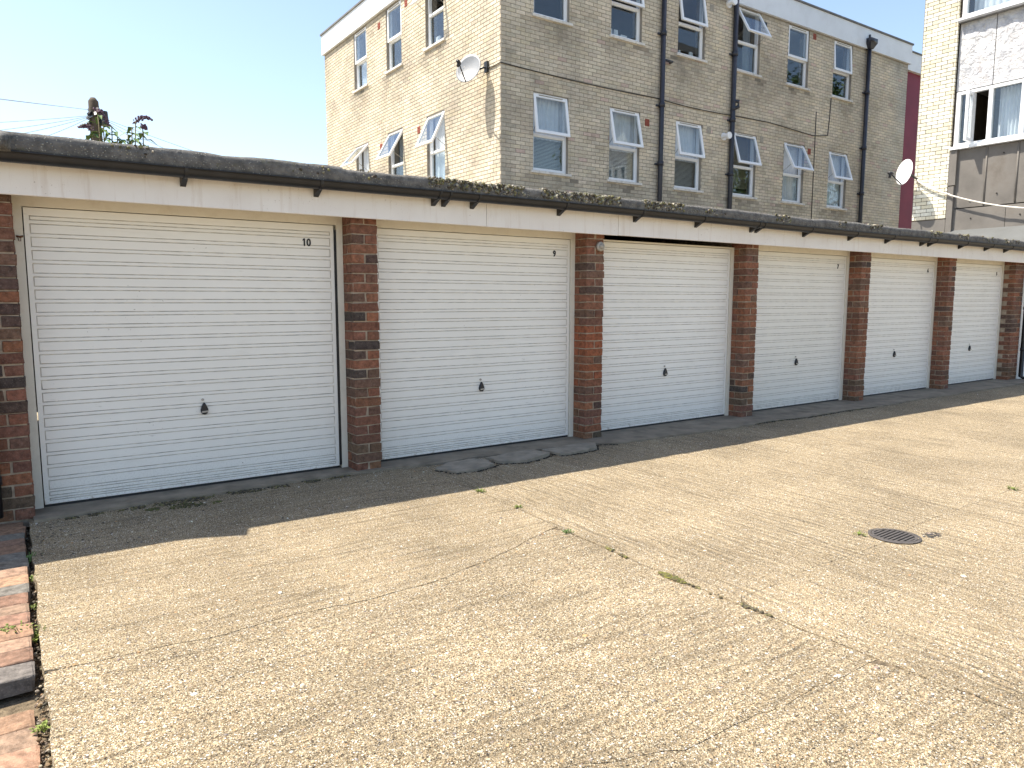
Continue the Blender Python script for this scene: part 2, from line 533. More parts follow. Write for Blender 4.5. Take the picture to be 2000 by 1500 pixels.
def text_obj(body, size, name, mat, parent, loc, depth=.003):
    cu = bpy.data.curves.new('numeral', 'FONT')
    cu.body = body; cu.size = size; cu.extrude = depth
    cu.offset = size*.022; cu.align_x = 'CENTER'; cu.align_y = 'CENTER'
    cu.resolution_u = 4
    t = bpy.data.objects.new('numeral_tmp', cu)
    COL.objects.link(t)
    bpy.context.view_layer.update()
    dg = bpy.context.evaluated_depsgraph_get()
    me = bpy.data.meshes.new_from_object(t.evaluated_get(dg))
    bpy.data.objects.remove(t)
    bpy.data.curves.remove(cu)
    if body[0] == '1':
        x0 = min(v.co.x for v in me.vertices); y1 = max(v.co.y for v in me.vertices); h = size
        bm = bmesh.new(); bm.from_mesh(me)
        pts = [(x0+.01*h, y1), (x0+.01*h, y1-.17*h), (x0-.14*h, y1-.25*h), (x0-.14*h, y1-.13*h)]
        bm.faces.new([bm.verts.new((px, py, depth)) for px, py in pts])
        bm.to_mesh(me); bm.free()
    for v in me.vertices:
        x, y, z = v.co
        v.co = (loc[0]+x*.86, loc[1]-z, loc[2]+y)
    me.materials.clear(); me.materials.append(MAT[mat])
    o = bpy.data.objects.new(name, me)
    COL.objects.link(o)
    hang(o, parent)
    return o

# ================================================================== SETTING
g = MB()
g.quad((-400,-400,-.12),(400,-400,-.12),(400,400,-.12),(-400,400,-.12))
tag(g.build('ground', 'ground'), kind='structure')

def jag(pts, step=.06, amp=.008, seed=1):
    r = random.Random(seed)
    out = []
    for a, b in zip(pts[:-1], pts[1:]):
        a = Vector(a); b = Vector(b)
        n = max(1, int((b-a).length/step))
        d = (b-a).normalized(); p = Vector((-d.y, d.x))
        for k in range(n):
            out.append(tuple(a+(b-a)*(k/n)+(p*(r.random()-.5)*2*amp if k else Vector((0,0)))))
    out.append(tuple(pts[-1]))
    return out
def off(line, dx, dy, seed=3, vary_=.6):
    r = random.Random(seed)
    return [(x+dx*(1+(r.random()-.5)*2*vary_), y+dy*(1+(r.random()-.5)*2*vary_)) for x, y in line]

def crk(line, w0, w1, sgn, seed):
    r = random.Random(seed); n = len(line)-1
    return [(x, y+sgn*(w0+(w1-w0)*i/n)*(.25+1.5*r.random()**2)) for i, (x, y) in enumerate(line)]

def slab(name, poly, z0, z1, mat, parent=None):
    """flat slab from an outline (counter-clockwise), with side faces"""
    bm = bmesh.new()
    top = [bm.verts.new((x, y, z1)) for x, y in poly]
    bot = [bm.verts.new((x, y, z0)) for x, y in poly]
    f = bm.faces.new(top)
    if f.normal.z < 0: f.normal_flip()
    n = len(poly)
    for i in range(n):
        bm.faces.new((top[i], bot[i], bot[(i+1) % n], top[(i+1) % n]))
    bmesh.ops.recalc_face_normals(bm, faces=bm.faces[:])
    bmesh.ops.triangulate(bm, faces=[f])
    me = bpy.data.meshes.new(name)
    bm.to_mesh(me); bm.free()
    me.materials.append(MAT[mat])
    o = bpy.data.objects.new(name, me)
    COL.objects.link(o)
    if parent: hang(o, parent)
    return o

XL = -2.383           # left edge of the concrete
XJ = .25              # the joint across the yard
joint = jag([(.245,.35),(.262,-.5),(.283,-1.02),(.27,-1.57),(.235,-1.98),(.235,-2.44),(.21,-2.94),(.225,-3.26),(.24,-3.71),(.255,-4.12),(.29,-4.5),(.28,-5.5),(.27,-14)], .07, .006, 2)
crackT = jag([(.240,-1.975),(-.10,-2.10),(-.42,-2.225),(-.78,-2.315),(-1.18,-2.335),(-1.46,-2.30),(-1.75,-2.33),(-2.02,-2.295),(XL,-2.275)], .05, .008, 4)
crackB = jag([(.25,-3.95),(-.24,-3.945),(-.60,-3.93),(-.79,-3.93),(-1.20,-3.76),(-1.7,-3.72),(XL,-3.66)], .05, .01, 5)
crackR = jag([(.228,-3.30),(.60,-3.27),(.925,-3.25),(1.33,-3.262),(1.60,-3.25),(1.90,-3.215),(2.11,-3.185),(2.8,-3.17),(3.48,-3.155),(3.9,-3.16),(6,-3.2),(9,-3.15),(18,-3.2)], .06, .008, 6)
edgeL = lambda y0, y1, s: jag([(XL, y0), (XL, y1)], .09, .007, s)
iT = min(range(len(joint)), key=lambda i: abs(joint[i][1]+1.975))
iB = min(range(len(joint)), key=lambda i: abs(joint[i][1]+3.95))
iR = min(range(len(joint)), key=lambda i: abs(joint[i][1]+3.30))
crackT[0] = joint[iT]; crackB[0] = joint[iB]; crackR[0] = joint[iR]
yard = thing('concrete_yard', (3, -4, 0), None, None)
tag(yard, kind='structure')
jl = off(joint, -.0034, 0, 8)
jr = off(joint, .0034, 0, 9)
# left upper slab
slab('concrete_slab', [(XL,.35)]+edgeL(.34,-2.26,11)+list(reversed(crk(crackT,.0022,.0005,1,12)[1:-1]))+list(reversed(jl[:iT+1])), -.1, 0, 'concrete_x', yard)
slab('concrete_slab', off(crackT,0,-.0025,13)[1:-1][::-1][:0]+edgeL(-2.29,-3.65,14)+list(reversed(crk(crackB,.0011,.0014,1,15)[1:-1]))+list(reversed(jl[iT+1:iB+1]))+crk(crackT,.0022,.0005,-1,13)[1:-1], -.1, -.002, 'concrete_x', yard)
slab('concrete_slab', edgeL(-3.68,-14,16)+[(jl[-1][0],-14)]+list(reversed(jl[iB+1:-1]))+crk(crackB,.0011,.0014,-1,17)[1:-1], -.1, -.003, 'concrete_x', yard)
slab('concrete_slab', jr[:iR+1]+crk(crackR,.0010,.0006,1,18)[1:]+[(18,.35)], -.1, .001, 'concrete_y', yard)
slab('concrete_slab', jr[iR+1:]+[(18,-14)]+list(reversed(crk(crackR,.0010,.0006,-1,19)[1:])), -.1, 0, 'concrete_y', yard)
# dirt lying in the joints
m = MB()
m.box(XL+.01, 18, -14, .3, -.11, -.0045)
m.build('joint_dirt', 'soil', yard)

# apron along the doors, front edge broken
fr_edge = [(-2.36,-.10),(-2.0,-.085),(-1.67,-.03),(-1.3,-.06),(-1.0,-.055),(-.6,-.03),(-.28,-.02),(.1,-.06),(.35,-.12),(.8,-.10),(1.4,-.14),(2.0,-.16),(2.2,-.30),(2.7,-.34),(3.3,-.36),(4.1,-.38),(4.5,-.33),(5.2,-.40),(6.0,-.36),(6.9,-.42),(7.8,-.36),(8.6,-.40),(9.5,-.36),(10.5,-.38),(11.8,-.36)]
fe = jag(fr_edge, .05, .014, 21)
tag(slab('door_apron', fe+[(11.8,.36),(-2.36,.36)], -.05, .016, 'apron'), kind='structure')

# broken mortar slabs in front of the second door
def broken(seed, pts, h, label):
    p = jag(pts+[pts[0]], .04, .012, seed)[:-1]
    o = slab('broken_slab', p, .002, h, 'patch')
    bm = bmesh.new(); bm.from_mesh(o.data)
    for v in bm.verts:
        if v.co.z > .005:
            v.co.z += .004*sin(v.co.x*9+seed)
    bm.to_mesh(o.data); bm.free()
    c = Vector((sum(x for x, y in pts)/len(pts), sum(y for x, y in pts)/len(pts), 0))
    for v in o.data.vertices: v.co -= c
    o.location = c
    return tag(o, label, 'paving piece', 'broken mortar pieces before the doors')
broken(1, [(.33,-.28),(.42,-.47),(.60,-.50),(.80,-.43),(.83,-.22),(.72,-.15),(.5,-.16)], .022, 'leftmost of three broken grey mortar pieces before garage door 9')
broken(2, [(.86,-.20),(.90,-.40),(1.10,-.47),(1.30,-.42),(1.43,-.36),(1.38,-.18),(1.1,-.16)], .030, 'middle of three broken grey mortar pieces before garage door 9')
broken(3, [(1.46,-.20),(1.50,-.42),(1.72,-.44),(1.94,-.40),(2.06,-.24),(1.9,-.18),(1.65,-.18)], .028, 'rightmost broken grey mortar piece, nearest the pier between doors 9 and 8')

# brick path on the left
path = MB()
path.box(-4.2, XL-.002, -8, .1, -.119, -.075)
path = tag(path.build('brick_path', 'soil'), kind='structure')
PC = [(.27,.165,.105),(.26,.155,.10),(.22,.13,.088),(.29,.18,.115),(.25,.165,.115),(.17,.15,.125),(.14,.13,.115)]
y = -.02
row = 0
while y > -4.6:
    d = .124+rnd.random()*.022
    low = y < -2.24
    zt = -.046 if low else .004
    blue = row in (2, 9) or (not low and y-d < -2.24) or (low and row % 5 == 2)
    for cix in range(4):
        xo = -2.413 + (rnd.random()-.5)*.016 - cix*.226 - (0.012 if low else 0)
        c = vary(rnd.choice(PC[:5]), .16)
        if (blue and cix == 0) or rnd.random() < .14: c = vary(rnd.choice(PC[5:]), .15)
        if low and y > -2.36 and cix == 0: continue
        M = Matrix.Translation((xo-.107, y-d/2, zt-.033+(rnd.random()-.5)*.007)) @ Matrix.Rotation((rnd.random()-.5)*.06, 4, 'Z') @ Matrix.Rotation((rnd.random()-.5)*.04, 4, 'X') @ Matrix.Diagonal((.218, d-.004, .066, 1))
        inst('brick', rnd.choice(PAVERS), path, M, c)
    y -= d
    row += 1

# ================================================================== GARAGE BLOCK
PP = 2.3472
GX0, GX1 = -4.94, 11.80
garage = thing('garage_block', (3.4, 2.6, 0), 'row of flat-roofed brick garages with white ribbed doors', 'garage')
# shell
m = MB()
m.box(GX0, GX1, 5.1, 5.3, 0, 2.16)
m.box(GX0, GX0+.2, .25, 5.1, 0, 2.16)
m.box(GX1-.25, GX1-.03, .225, 5.1, 0, 2.16)
m.build('wall', 'mortar_red', garage)
for k in range(-1, 5):
    m = MB(); m.box(k*PP-.16, k*PP-.05, .225, 5.1, 0, 2.16); m.build('party_wall', 'mortar_red', garage)
m = MB()
m.box(GX0, GX1-.02, -.065, .32, 2.035, 2.17)
m.build('lintel', 'frame_wood', garage)

# piers
PAL = [(.19,.082,.053),(.215,.092,.055),(.16,.075,.052),(.24,.10,.055),(.15,.085,.06),(.10,.062,.05),(.075,.056,.05)]
pal_w = {-2:(3,3,3,1,2,2,2), -1:(3,2,3,1,3,2,1), 0:(4,3,3,1.5,2,1,.7), 1:(2,4,3,3,2,1,.5), 2:(1,4,2,4,3,1,.5), 3:(2,4,3,3,3,1,.5), 4:(3,4,3,2,2,1,.5), 5:(2,3,3,2,4,1,.5)}
for k in range(-2, 6):
    x1 = k*PP; x0 = x1-.215
    if k == 5: x0, x1 = 11.455, 11.785
    if k == -2: x0, x1 = -4.91, -4.694
    core = MB()
    core.box(x0+.007, x1-.007, .007, .222, -.05, 2.03)
    pier = core.build('brick_pier', 'mortar_red', garage)
    rear = MB(); rtint = []
    def put(bx0, bx1, by0, by1, z, joined=False):
        c = rnd.choices(PAL, pal_w[k])[0]
        c = vary(c, .16)
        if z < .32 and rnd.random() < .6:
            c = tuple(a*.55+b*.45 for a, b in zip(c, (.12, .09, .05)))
        if k == 1 and .5 < z < 1.1 and rnd.random() < .6: c = vary((.26, .085, .042), .12)
        w, d, h = bx1-bx0, by1-by0, .065
        if joined:
            n0 = len(rear.v)
            rear.box(bx0, bx1, by0, by1, z-h/2, z+h/2)
            rtint.extend([c]*(len(rear.v)-n0))
            return
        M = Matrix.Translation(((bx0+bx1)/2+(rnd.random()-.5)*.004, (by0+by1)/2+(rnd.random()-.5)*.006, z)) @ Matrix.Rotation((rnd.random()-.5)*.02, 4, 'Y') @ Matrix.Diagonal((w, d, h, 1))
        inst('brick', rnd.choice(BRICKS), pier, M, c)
    for r in range(27):
        z = .0365+r*.0745
        if k == 5:
            a = x0+(.215 if r % 2 else .1025)
            put(x0, a, 0, .1025 if r % 2 else .215, z); put(a+.01, x1, 0, .1025, z)
            continue
        if r % 2:
            put(x0, x1, 0, .1025, z)
            put(x0, x1, .1125, .215, z, True)
        else:
            put(x0, x0+.1025, 0, .215, z)
            put(x0+.1125, x1, 0, .215, z)
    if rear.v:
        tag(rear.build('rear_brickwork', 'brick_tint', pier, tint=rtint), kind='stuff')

# doors
def door_mesh(x0, x1, z0, z1, yf):
    """pressed steel sheet: recessed panels between raised ribs, returned edges"""
    b = MB()
    mg = .028
    b.groove = []
    rec = .0075
    rows = []
    top = z1-.012
    rows.append((top-.066, top-.036))          # half panel at the top
    zt = top-.085
    while zt-.064 > z0+.085:
        rows.append((zt-.064, zt)); zt -= .0822
    rows.append((z0+.052, z0+.082)); rows.append((z0+.020, z0+.040))
    rows.sort()
    a0, a1 = x0+mg, x1-mg
    # margins
    b.quad((x0,yf,z0),(a0,yf,z0),(a0,yf,z1),(x0,yf,z1))
    b.quad((a1,yf,z0),(x1,yf,z0),(x1,yf,z1),(a1,yf,z1))
    z = z0
    yr = yf+rec
    for p0, p1 in rows:
        b.quad((a0,yf,z),(a1,yf,z),(a1,yf,p0),(a0,yf,p0))
        ge, gw = .003, .006
        A = (a0, a1, p0, p1, yf); Bm = (a0+ge, a1-ge, p0+ge, p1-ge, yf+rec); C = (a0+gw, a1-gw, p0+gw, p1-gw, yf+.0015)
        b.quad((C[0],C[4],C[2]),(C[1],C[4],C[2]),(C[1],C[4],C[3]),(C[0],C[4],C[3]))
        for o, q in ((A, Bm), (Bm, C)):
            for e in range(4):
                po = [(o[0],o[4],o[2]),(o[1],o[4],o[2]),(o[1],o[4],o[3]),(o[0],o[4],o[3])]
                pq = [(q[0],q[4],q[2]),(q[1],q[4],q[2]),(q[1],q[4],q[3]),(q[0],q[4],q[3])]
                b.quad(po[e], po[(e+1) % 4], pq[(e+1) % 4], pq[e])
                b.groove.append(len(b.f)-1)
        z = p1
    b.quad((a0,yf,z),(a1,yf,z),(a1,yf,z1),(a0,yf,z1))
    yb = yf+.035
    b.quad((x0,yb,z0),(x0,yf,z0),(x0,yf,z1),(x0,yb,z1))
    b.quad((x1,yf,z0),(x1,yb,z0),(x1,yb,z1),(x1,yf,z1))
    b.quad((x0,yf,z1),(x1,yf,z1),(x1,yb,z1),(x0,yb,z1))
    b.quad((x0,yb,z0),(x1,yb,z0),(x1,yf,z0),(x0,yf,z0))
    b.quad((x1,yb,z0),(x0,yb,z0),(x0,yb,z1),(x1,yb,z1))
    return b

def handle(door, cx, y, z):
    b = MB()
    # teardrop escutcheon
    ring = []
    for i in range(20):
        t = 2*pi*i/20
        s = sin(t)
        rx = .026 if s < 0 else .026*(1-.52*s)
        ring.append((cx+.004+cos(t)*rx, z+(s*.052 if s > 0 else s*.036)))
    n = len(ring)
    i0 = len(b.v)
    for yy, k in ((y, 1.0), (y-.014, 1.0), (y-.022, .8)):
        b.v += [(cx+.004+(x-cx-.004)*k, yy, z+(zz-z)*k) for x, zz in ring]
    for l in range(2):
        for j in range(n):
            a = i0+l*n+j; c = i0+l*n+(j+1) % n
            b.f.append((a, c, c+n, a+n))
    b.f.append(tuple(i0+2*n+j for j in range(n)))
    h = b.build('handle', 'black', door)
    g = MB()
    g.hexa([(cx-.017,y-.030,z-.019),(cx+.024,y-.030,z-.016),(cx+.024,y-.022,z-.016),(cx-.017,y-.022,z-.019),(cx-.017,y-.030,z-.008),(cx+.024,y-.030,z-.005),(cx+.024,y-.022,z-.005),(cx-.017,y-.022,z-.008)])
    g.build('handle_grip', 'silver', door)
    k = MB()
    k.tube([(cx-.004,y+.002,z+.073),(cx-.004,y-.008,z+.073)], .0095, 10)
    k.build('keyhole', 'silver', door)

names = {-1: None, 0: '10', 1: '9', 2: None, 3: '7', 4: '6', 5: '5'}
for k in range(-1, 6):
    xl = (k-1)*PP; xr = k*PP-.215
    if k == 5: xr = 11.455
    if k == -1: xl = -4.694
    yf = .176
    jw = .050
    ztop = 1.955 if k == 2 else 2.035
    m = MB()
    m.box(xl+.001, xl+jw, yf, yf+.07, .012, ztop)
    m.box(xr-jw, xr-.001, yf, yf+.07, .012, ztop)
    m.box(xl+jw, xr-jw, yf+.003, yf+.07, 1.937, ztop)
    m.build('door_frame', 'frame_wood', garage)
    gl, gr = .006, .007
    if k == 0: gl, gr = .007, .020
    dl, dr = xl+jw+gl, xr-jw-gr
    lab = {0: 'white ribbed up-and-over door numbered 10', 1: 'white ribbed up-and-over door numbered 9', 2: 'white ribbed up-and-over door without a number', 3: 'white ribbed up-and-over door numbered 7', 4: 'white ribbed up-and-over door numbered 6', 5: 'narrow-looking white ribbed door numbered 5'}.get(k)
    dm = door_mesh(dl, dr, .034, 1.932, yf+.012)
    d = dm.build('garage_door', 'door', garage)
    d.data.materials.append(MAT['groove'])
    for gi in dm.groove: d.data.polygons[gi].material_index = 1
    if lab: d['label'] = lab
    handle(d, (dl+dr)/2-.005, yf+.012, .575)
    if names[k]:
        text_obj(names[k], .078, 'numeral', 'ink', d, ((xr-.285 if k == 0 else xr-.245), yf+.0105, 1.792))
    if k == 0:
        m = MB(); m.box(dr+.003, xr-jw-.001, yf+.006, yf+.03, .04, 1.90); m.build('shadow_gap_strip', 'black', d)  # black strip painting the shade of the open gap beside the leaf
    m = MB()
    m.box(dl, dr, yf+.02, yf+.045, .016, .030)
    m.build('rubber_seal', 'black', d)

# cobweb-like string and rusty latch bits at the corners
m = MB()
m.tube([(-2.285,.185,1.955),(-2.262,.183,1.938),(-2.235,.184,1.955),(-2.2,.186,1.962)], .0012, 5)
m.tube([(-2.335,.172,1.752),(-2.318,.168,1.748),(-2.30,.172,1.752)], .006, 6)
m.tube([(-2.328,.170,1.748),(-2.324,.165,1.722),(-2.314,.165,1.722),(-2.312,.170,1.745)], .0022, 5)
m.build('wire_latch', 'rust', garage)

# fascia boards
FJ = [GX0, -2.9, .95, 2.44, 7.13, GX1-.06]
for a, b in zip(FJ[:-1], FJ[1:]):
    m = MB(); m.box(a+.0015, b-.0015, -.092+(rnd.random()-.5)*.003, -.068, 1.972+(rnd.random()-.5)*.006, 2.185)
    o = m.build('fascia_board', 'white_wood', garage)
    bevel_obj(o, .003, 1)

# roof slab with an uneven felt edge
b = MB()
nx = 560
prof = [(-.18,2.190),(-.218,2.192),(-.224,2.215),(-.226,2.250),(-.224,2.280),(-.205,2.299),(-.10,2.304),(.25,2.31)]
import mathutils
from mathutils import noise as mn
xs = [GX0-.1+(GX1+.12-GX0)*i/nx for i in range(nx+1)]
for x in xs:
    hump = .014*mn.noise((x*.9, 0, 3))+.010*mn.noise((x*3.1, 5, 3))
    lift = .012 if x < -.35 else (.0 if x < 1.0 else .004)
    # unseen bulge of felt near the left end, added to shape the yard shadow
    fl = 0
    if -2.80 < x < -2.36: fl = .14*max(0, (x+2.80)/.44)**1.6
    for j, (yy, zz) in enumerate(prof):
        k = max(0, (zz-2.19)/.11)
        q = mn.noise((x*11, j*1.7, 0))*.006+mn.noise((x*27, j*3.1, 9))*.004
        b.v.append((x, yy-fl*(1 if 1 <= j <= 3 else .3 if j == 4 else 0)+q, zz+(hump+lift)*k+q*.6))
np_ = len(prof)
for i in range(nx):
    for j in range(np_-1):
        a = i*np_+j
        b.f.append((a, a+np_, a+np_+1, a+1))
roof = b.build('roof', 'felt', garage, True)
m = MB()
m.box(GX0-.1, GX1+.02, .245, 5.4, 2.165, 2.308)
m.box(GX0-.1, GX1+.02, -.175, .245, 2.186, 2.215)
m.build('roof_deck', 'felt', roof)

# gutter: half-round with a lip, plus brackets
def gutter(x0, x1):
    b = MB()
    cy, cz, r = -.182, 2.200, .054
    pr = [(cy+r*cos(t), cz+r*sin(t)) for t in [pi*(1+i/10) for i in range(11)]]
    pr = [(cy-r-.004, cz+.006), (cy-r-.006, cz)] + pr + [(cy+r, cz+.004)]
    inner = [(cy+(r-.005)*cos(t), cz+(r-.005)*sin(t)) for t in [pi*(2-i/10) for i in range(11)]]
    ring = pr+inner
    n = len(ring)
    seg = 40
    for i in range(seg+1):
        x = x0+(x1-x0)*i/seg
        dz = .006*sin(x*.8)
        b.v += [(x, y_, z_+dz) for y_, z_ in ring]
    for i in range(seg):
        for j in range(n):
            a = i*n+j; c = i*n+(j+1) % n
            b.f.append((a, a+n, c+n, c))
    return b
gut = gutter(GX0-.1, GX1-.03).build('gutter', 'black', garage, True)
for x in [-4.1,-3.2,-2.5,-1.41,-.516,.441,.533,.802,1.71,2.644,3.514,4.40,4.49,5.372,6.316,7.179,8.085,8.30,9.203,10.029,10.704]:
    b = MB()
    dz = .006*sin(x*.8)
    cy, cz, r = -.182, 2.200+dz, .060
    w = .011
    ring = [(cy+r*cos(t), cz+r*sin(t)) for t in [pi*(1+i/8) for i in range(9)]]
    for (y0, z0), (y1, z1) in zip(ring[:-1], ring[1:]):
        b.hexa([(x-w,y0,z0),(x+w,y0,z0),(x+w,y0+(cy-y0)*.12,z0+(cz-z0)*.12),(x-w,y0+(cy-y0)*.12,z0+(cz-z0)*.12),
                (x-w,y1,z1),(x+w,y1,z1),(x+w,y1+(cy-y1)*.12,z1+(cz-z1)*.12),(x-w,y1+(cy-y1)*.12,z1+(cz-z1)*.12)])
    b.hexa([(x-w*1.6,-.096,cz-.098),(x+w*1.6,-.096,cz-.098),(x+w*1.6,-.0925,cz-.098),(x-w*1.6,-.0925,cz-.098),
            (x-w*1.6,-.175,cz-.056),(x+w*1.6,-.175,cz-.056),(x+w*1.6,-.0925,cz-.035),(x-w*1.6,-.0925,cz-.035)])
    b.build('gutter_bracket', 'black', gut)
# downpipes
m = MB()
m.tube([(11.72,-.152,2.15),(11.73,-.15,2.08),(11.80,-.07,1.98),(11.82,-.055,1.9),(11.82,-.055,.06),(11.84,-.12,.03)], .034, 12)
for z in (1.88,1.2,.5): m.tube([(11.82,-.055,z),(11.82,-.055,z+.05)], .041, 12)
m.build('downpipe', 'black', garage, True)
m = MB()
m.tube([(-2.545,-.152,2.15),(-2.545,-.10,2.02),(-2.545,-.055,1.94),(-2.545,-.055,.05)], .036, 12)
for z in (1.85,1.0,.25): m.tube([(-2.545,-.055,z),(-2.545,-.055,z+.05)], .043, 12)
m.build('downpipe', 'black', garage, True)

# small round lamp on the pier between 9 and 8
lamp = thing('bulkhead_lamp', (2.285, -.02, 1.866), 'small round grey lamp fixed high on the brick pier between doors 9 and 8', 'lamp')
b = MB()
b.tube([(2.285,.0,1.866),(2.285,-.022,1.866),(2.285,-.030,1.866)], [.046,.046,.038], 20)
b.build('lamp_base', 'silver', lamp, True)
b = MB()
b.ico((2.285,-.032,1.866), .030, (1,.5,1)); b.build('lamp_cover', 'silver', lamp, True)

# moss and grit clusters along the roof edge
b = MB(); tint = []
GP = [(.40,.37,.29),(.24,.22,.16),(.13,.12,.06),(.09,.08,.055),(.17,.155,.075),(.05,.045,.035),(.06,.05,.04)]
def grit(xa, xb, n, dens):
    for _ in range(n):
        x = xa+(xb-xa)*rnd.random()
        if mn.noise((x*2.6, 1, 7)) < dens: continue
        u = rnd.random()
        if u < .55: yy, zz = -.223+(rnd.random()-.5)*.008, 2.23+rnd.random()*.075
        else: yy, zz = -.21+rnd.random()*.22, 2.298+rnd.random()*.008
        r = .003+rnd.random()**2.4*.014
        n0 = len(b.v)
        b.ico((x, yy, zz), r, (1.2,.8,.9), rnd.random()*6, .5)
        tint.extend([vary(rnd.choice(GP), .3)]*(len(b.v)-n0))
grit(.25, 3.4, 3600, -.15)
grit(3.4, 4.2, 200, .1)
grit(4.4, 9.6, 2600, .12)
grit(-2.5, .35, 420, .1)
grit(9.6, 11.6, 400, .0)
tag(b.build('roof_moss', 'pebble', roof, tint=tint), kind='stuff')

# ================================================================== framed coordinates for walls
def frame_front(Y):            # wall facing -Y: a along +X, b outwards, c up
    return lambda a, b, c: (a, Y-b, c)
def frame_left(X):             # wall facing -X: a along -Y
    return lambda a, b, c: (X-b, -a, c)

def wall_core(fr, a0, a1, c0, c1, ops, thick, mat, parent, name='wall'):
    b = MB()
    us = sorted(set([a0, a1]+[o[0] for o in ops]+[o[1] for o in ops]))
    zs = sorted(set([c0, c1]+[o[2] for o in ops]+[o[3] for o in ops]))
    inside = lambda u, z: any(o[0] < u < o[1] and o[2] < z < o[3] for o in ops)
    for i in range(len(us)-1):
        for j in range(len(zs)-1):
            if inside((us[i]+us[i+1])/2, (zs[j]+zs[j+1])/2): continue
            A, B, C, D = us[i], us[i+1], zs[j], zs[j+1]
            b.quad(fr(A,0,C), fr(B,0,C), fr(B,0,D), fr(A,0,D))
            b.quad(fr(B,-thick,C), fr(A,-thick,C), fr(A,-thick,D), fr(B,-thick,D))
    for A, B, C, D in ops:
        b.quad(fr(A,0,C), fr(A,-thick,C), fr(A,-thick,D), fr(A,0,D))
        b.quad(fr(B,-thick,C), fr(B,0,C), fr(B,0,D), fr(B,-thick,D))
        b.quad(fr(A,-thick,C), fr(A,0,C), fr(B,0,C), fr(B,-thick,C))
        b.quad(fr(A,0,D), fr(A,-thick,D), fr(B,-thick,D), fr(B,0,D))
    return b.build(name, mat, parent)

def lay_bricks(a0, a1, c0, c1, ops, bl=.225, bh=.075, j=.010, first=0):
    """running bond, cut round the openings: list of (a0, a1, c0, c1)"""
    out = []
    n = int(round((c1-c0)/bh))
    for r in range(n):
        z0 = c0+r*bh+j/2; z1 = z0+bh-j
        blocks = sorted([(o[0]-j/2, o[1]+j/2) for o in ops if o[2] < z1-.02 and o[3] > z0+.02])
        spans = []; s = a0
        for x, y_ in blocks:
            if x > s: spans.append((s, x))
            s = max(s, y_)
        if s < a1: spans.append((s, a1))
        offs = first + (bl/2 if r % 2 else 0)
        for s0, s1 in spans:
            k = math.floor((s0-a0-offs)/bl)
            x = a0+offs+k*bl
            while x < s1:
                p0, p1 = max(x+j/2, s0+(0 if s0 == a0 else 0)), min(x+bl-j/2, s1)
                if p1-p0 > .03: out.append((p0, p1, z0, z1))
                x += bl
    return out

def brick_box(mb, fr, br, proud):
    a0, a1, c0, c1 = br
    e = .003
    i = len(mb.v)
    mb.v += [fr(a0,-.001,c0), fr(a1,-.001,c0), fr(a1,-.001,c1), fr(a0,-.001,c1),
             fr(a0+e,proud,c0+e), fr(a1-e,proud,c0+e), fr(a1-e,proud,c1-e), fr(a0+e,proud,c1-e)]
    mb.f += [(i+4,i+5,i+6,i+7),(i,i+1,i+5,i+4),(i+1,i+2,i+6,i+5),(i+2,i+3,i+7,i+6),(i+3,i,i+4,i+7)]

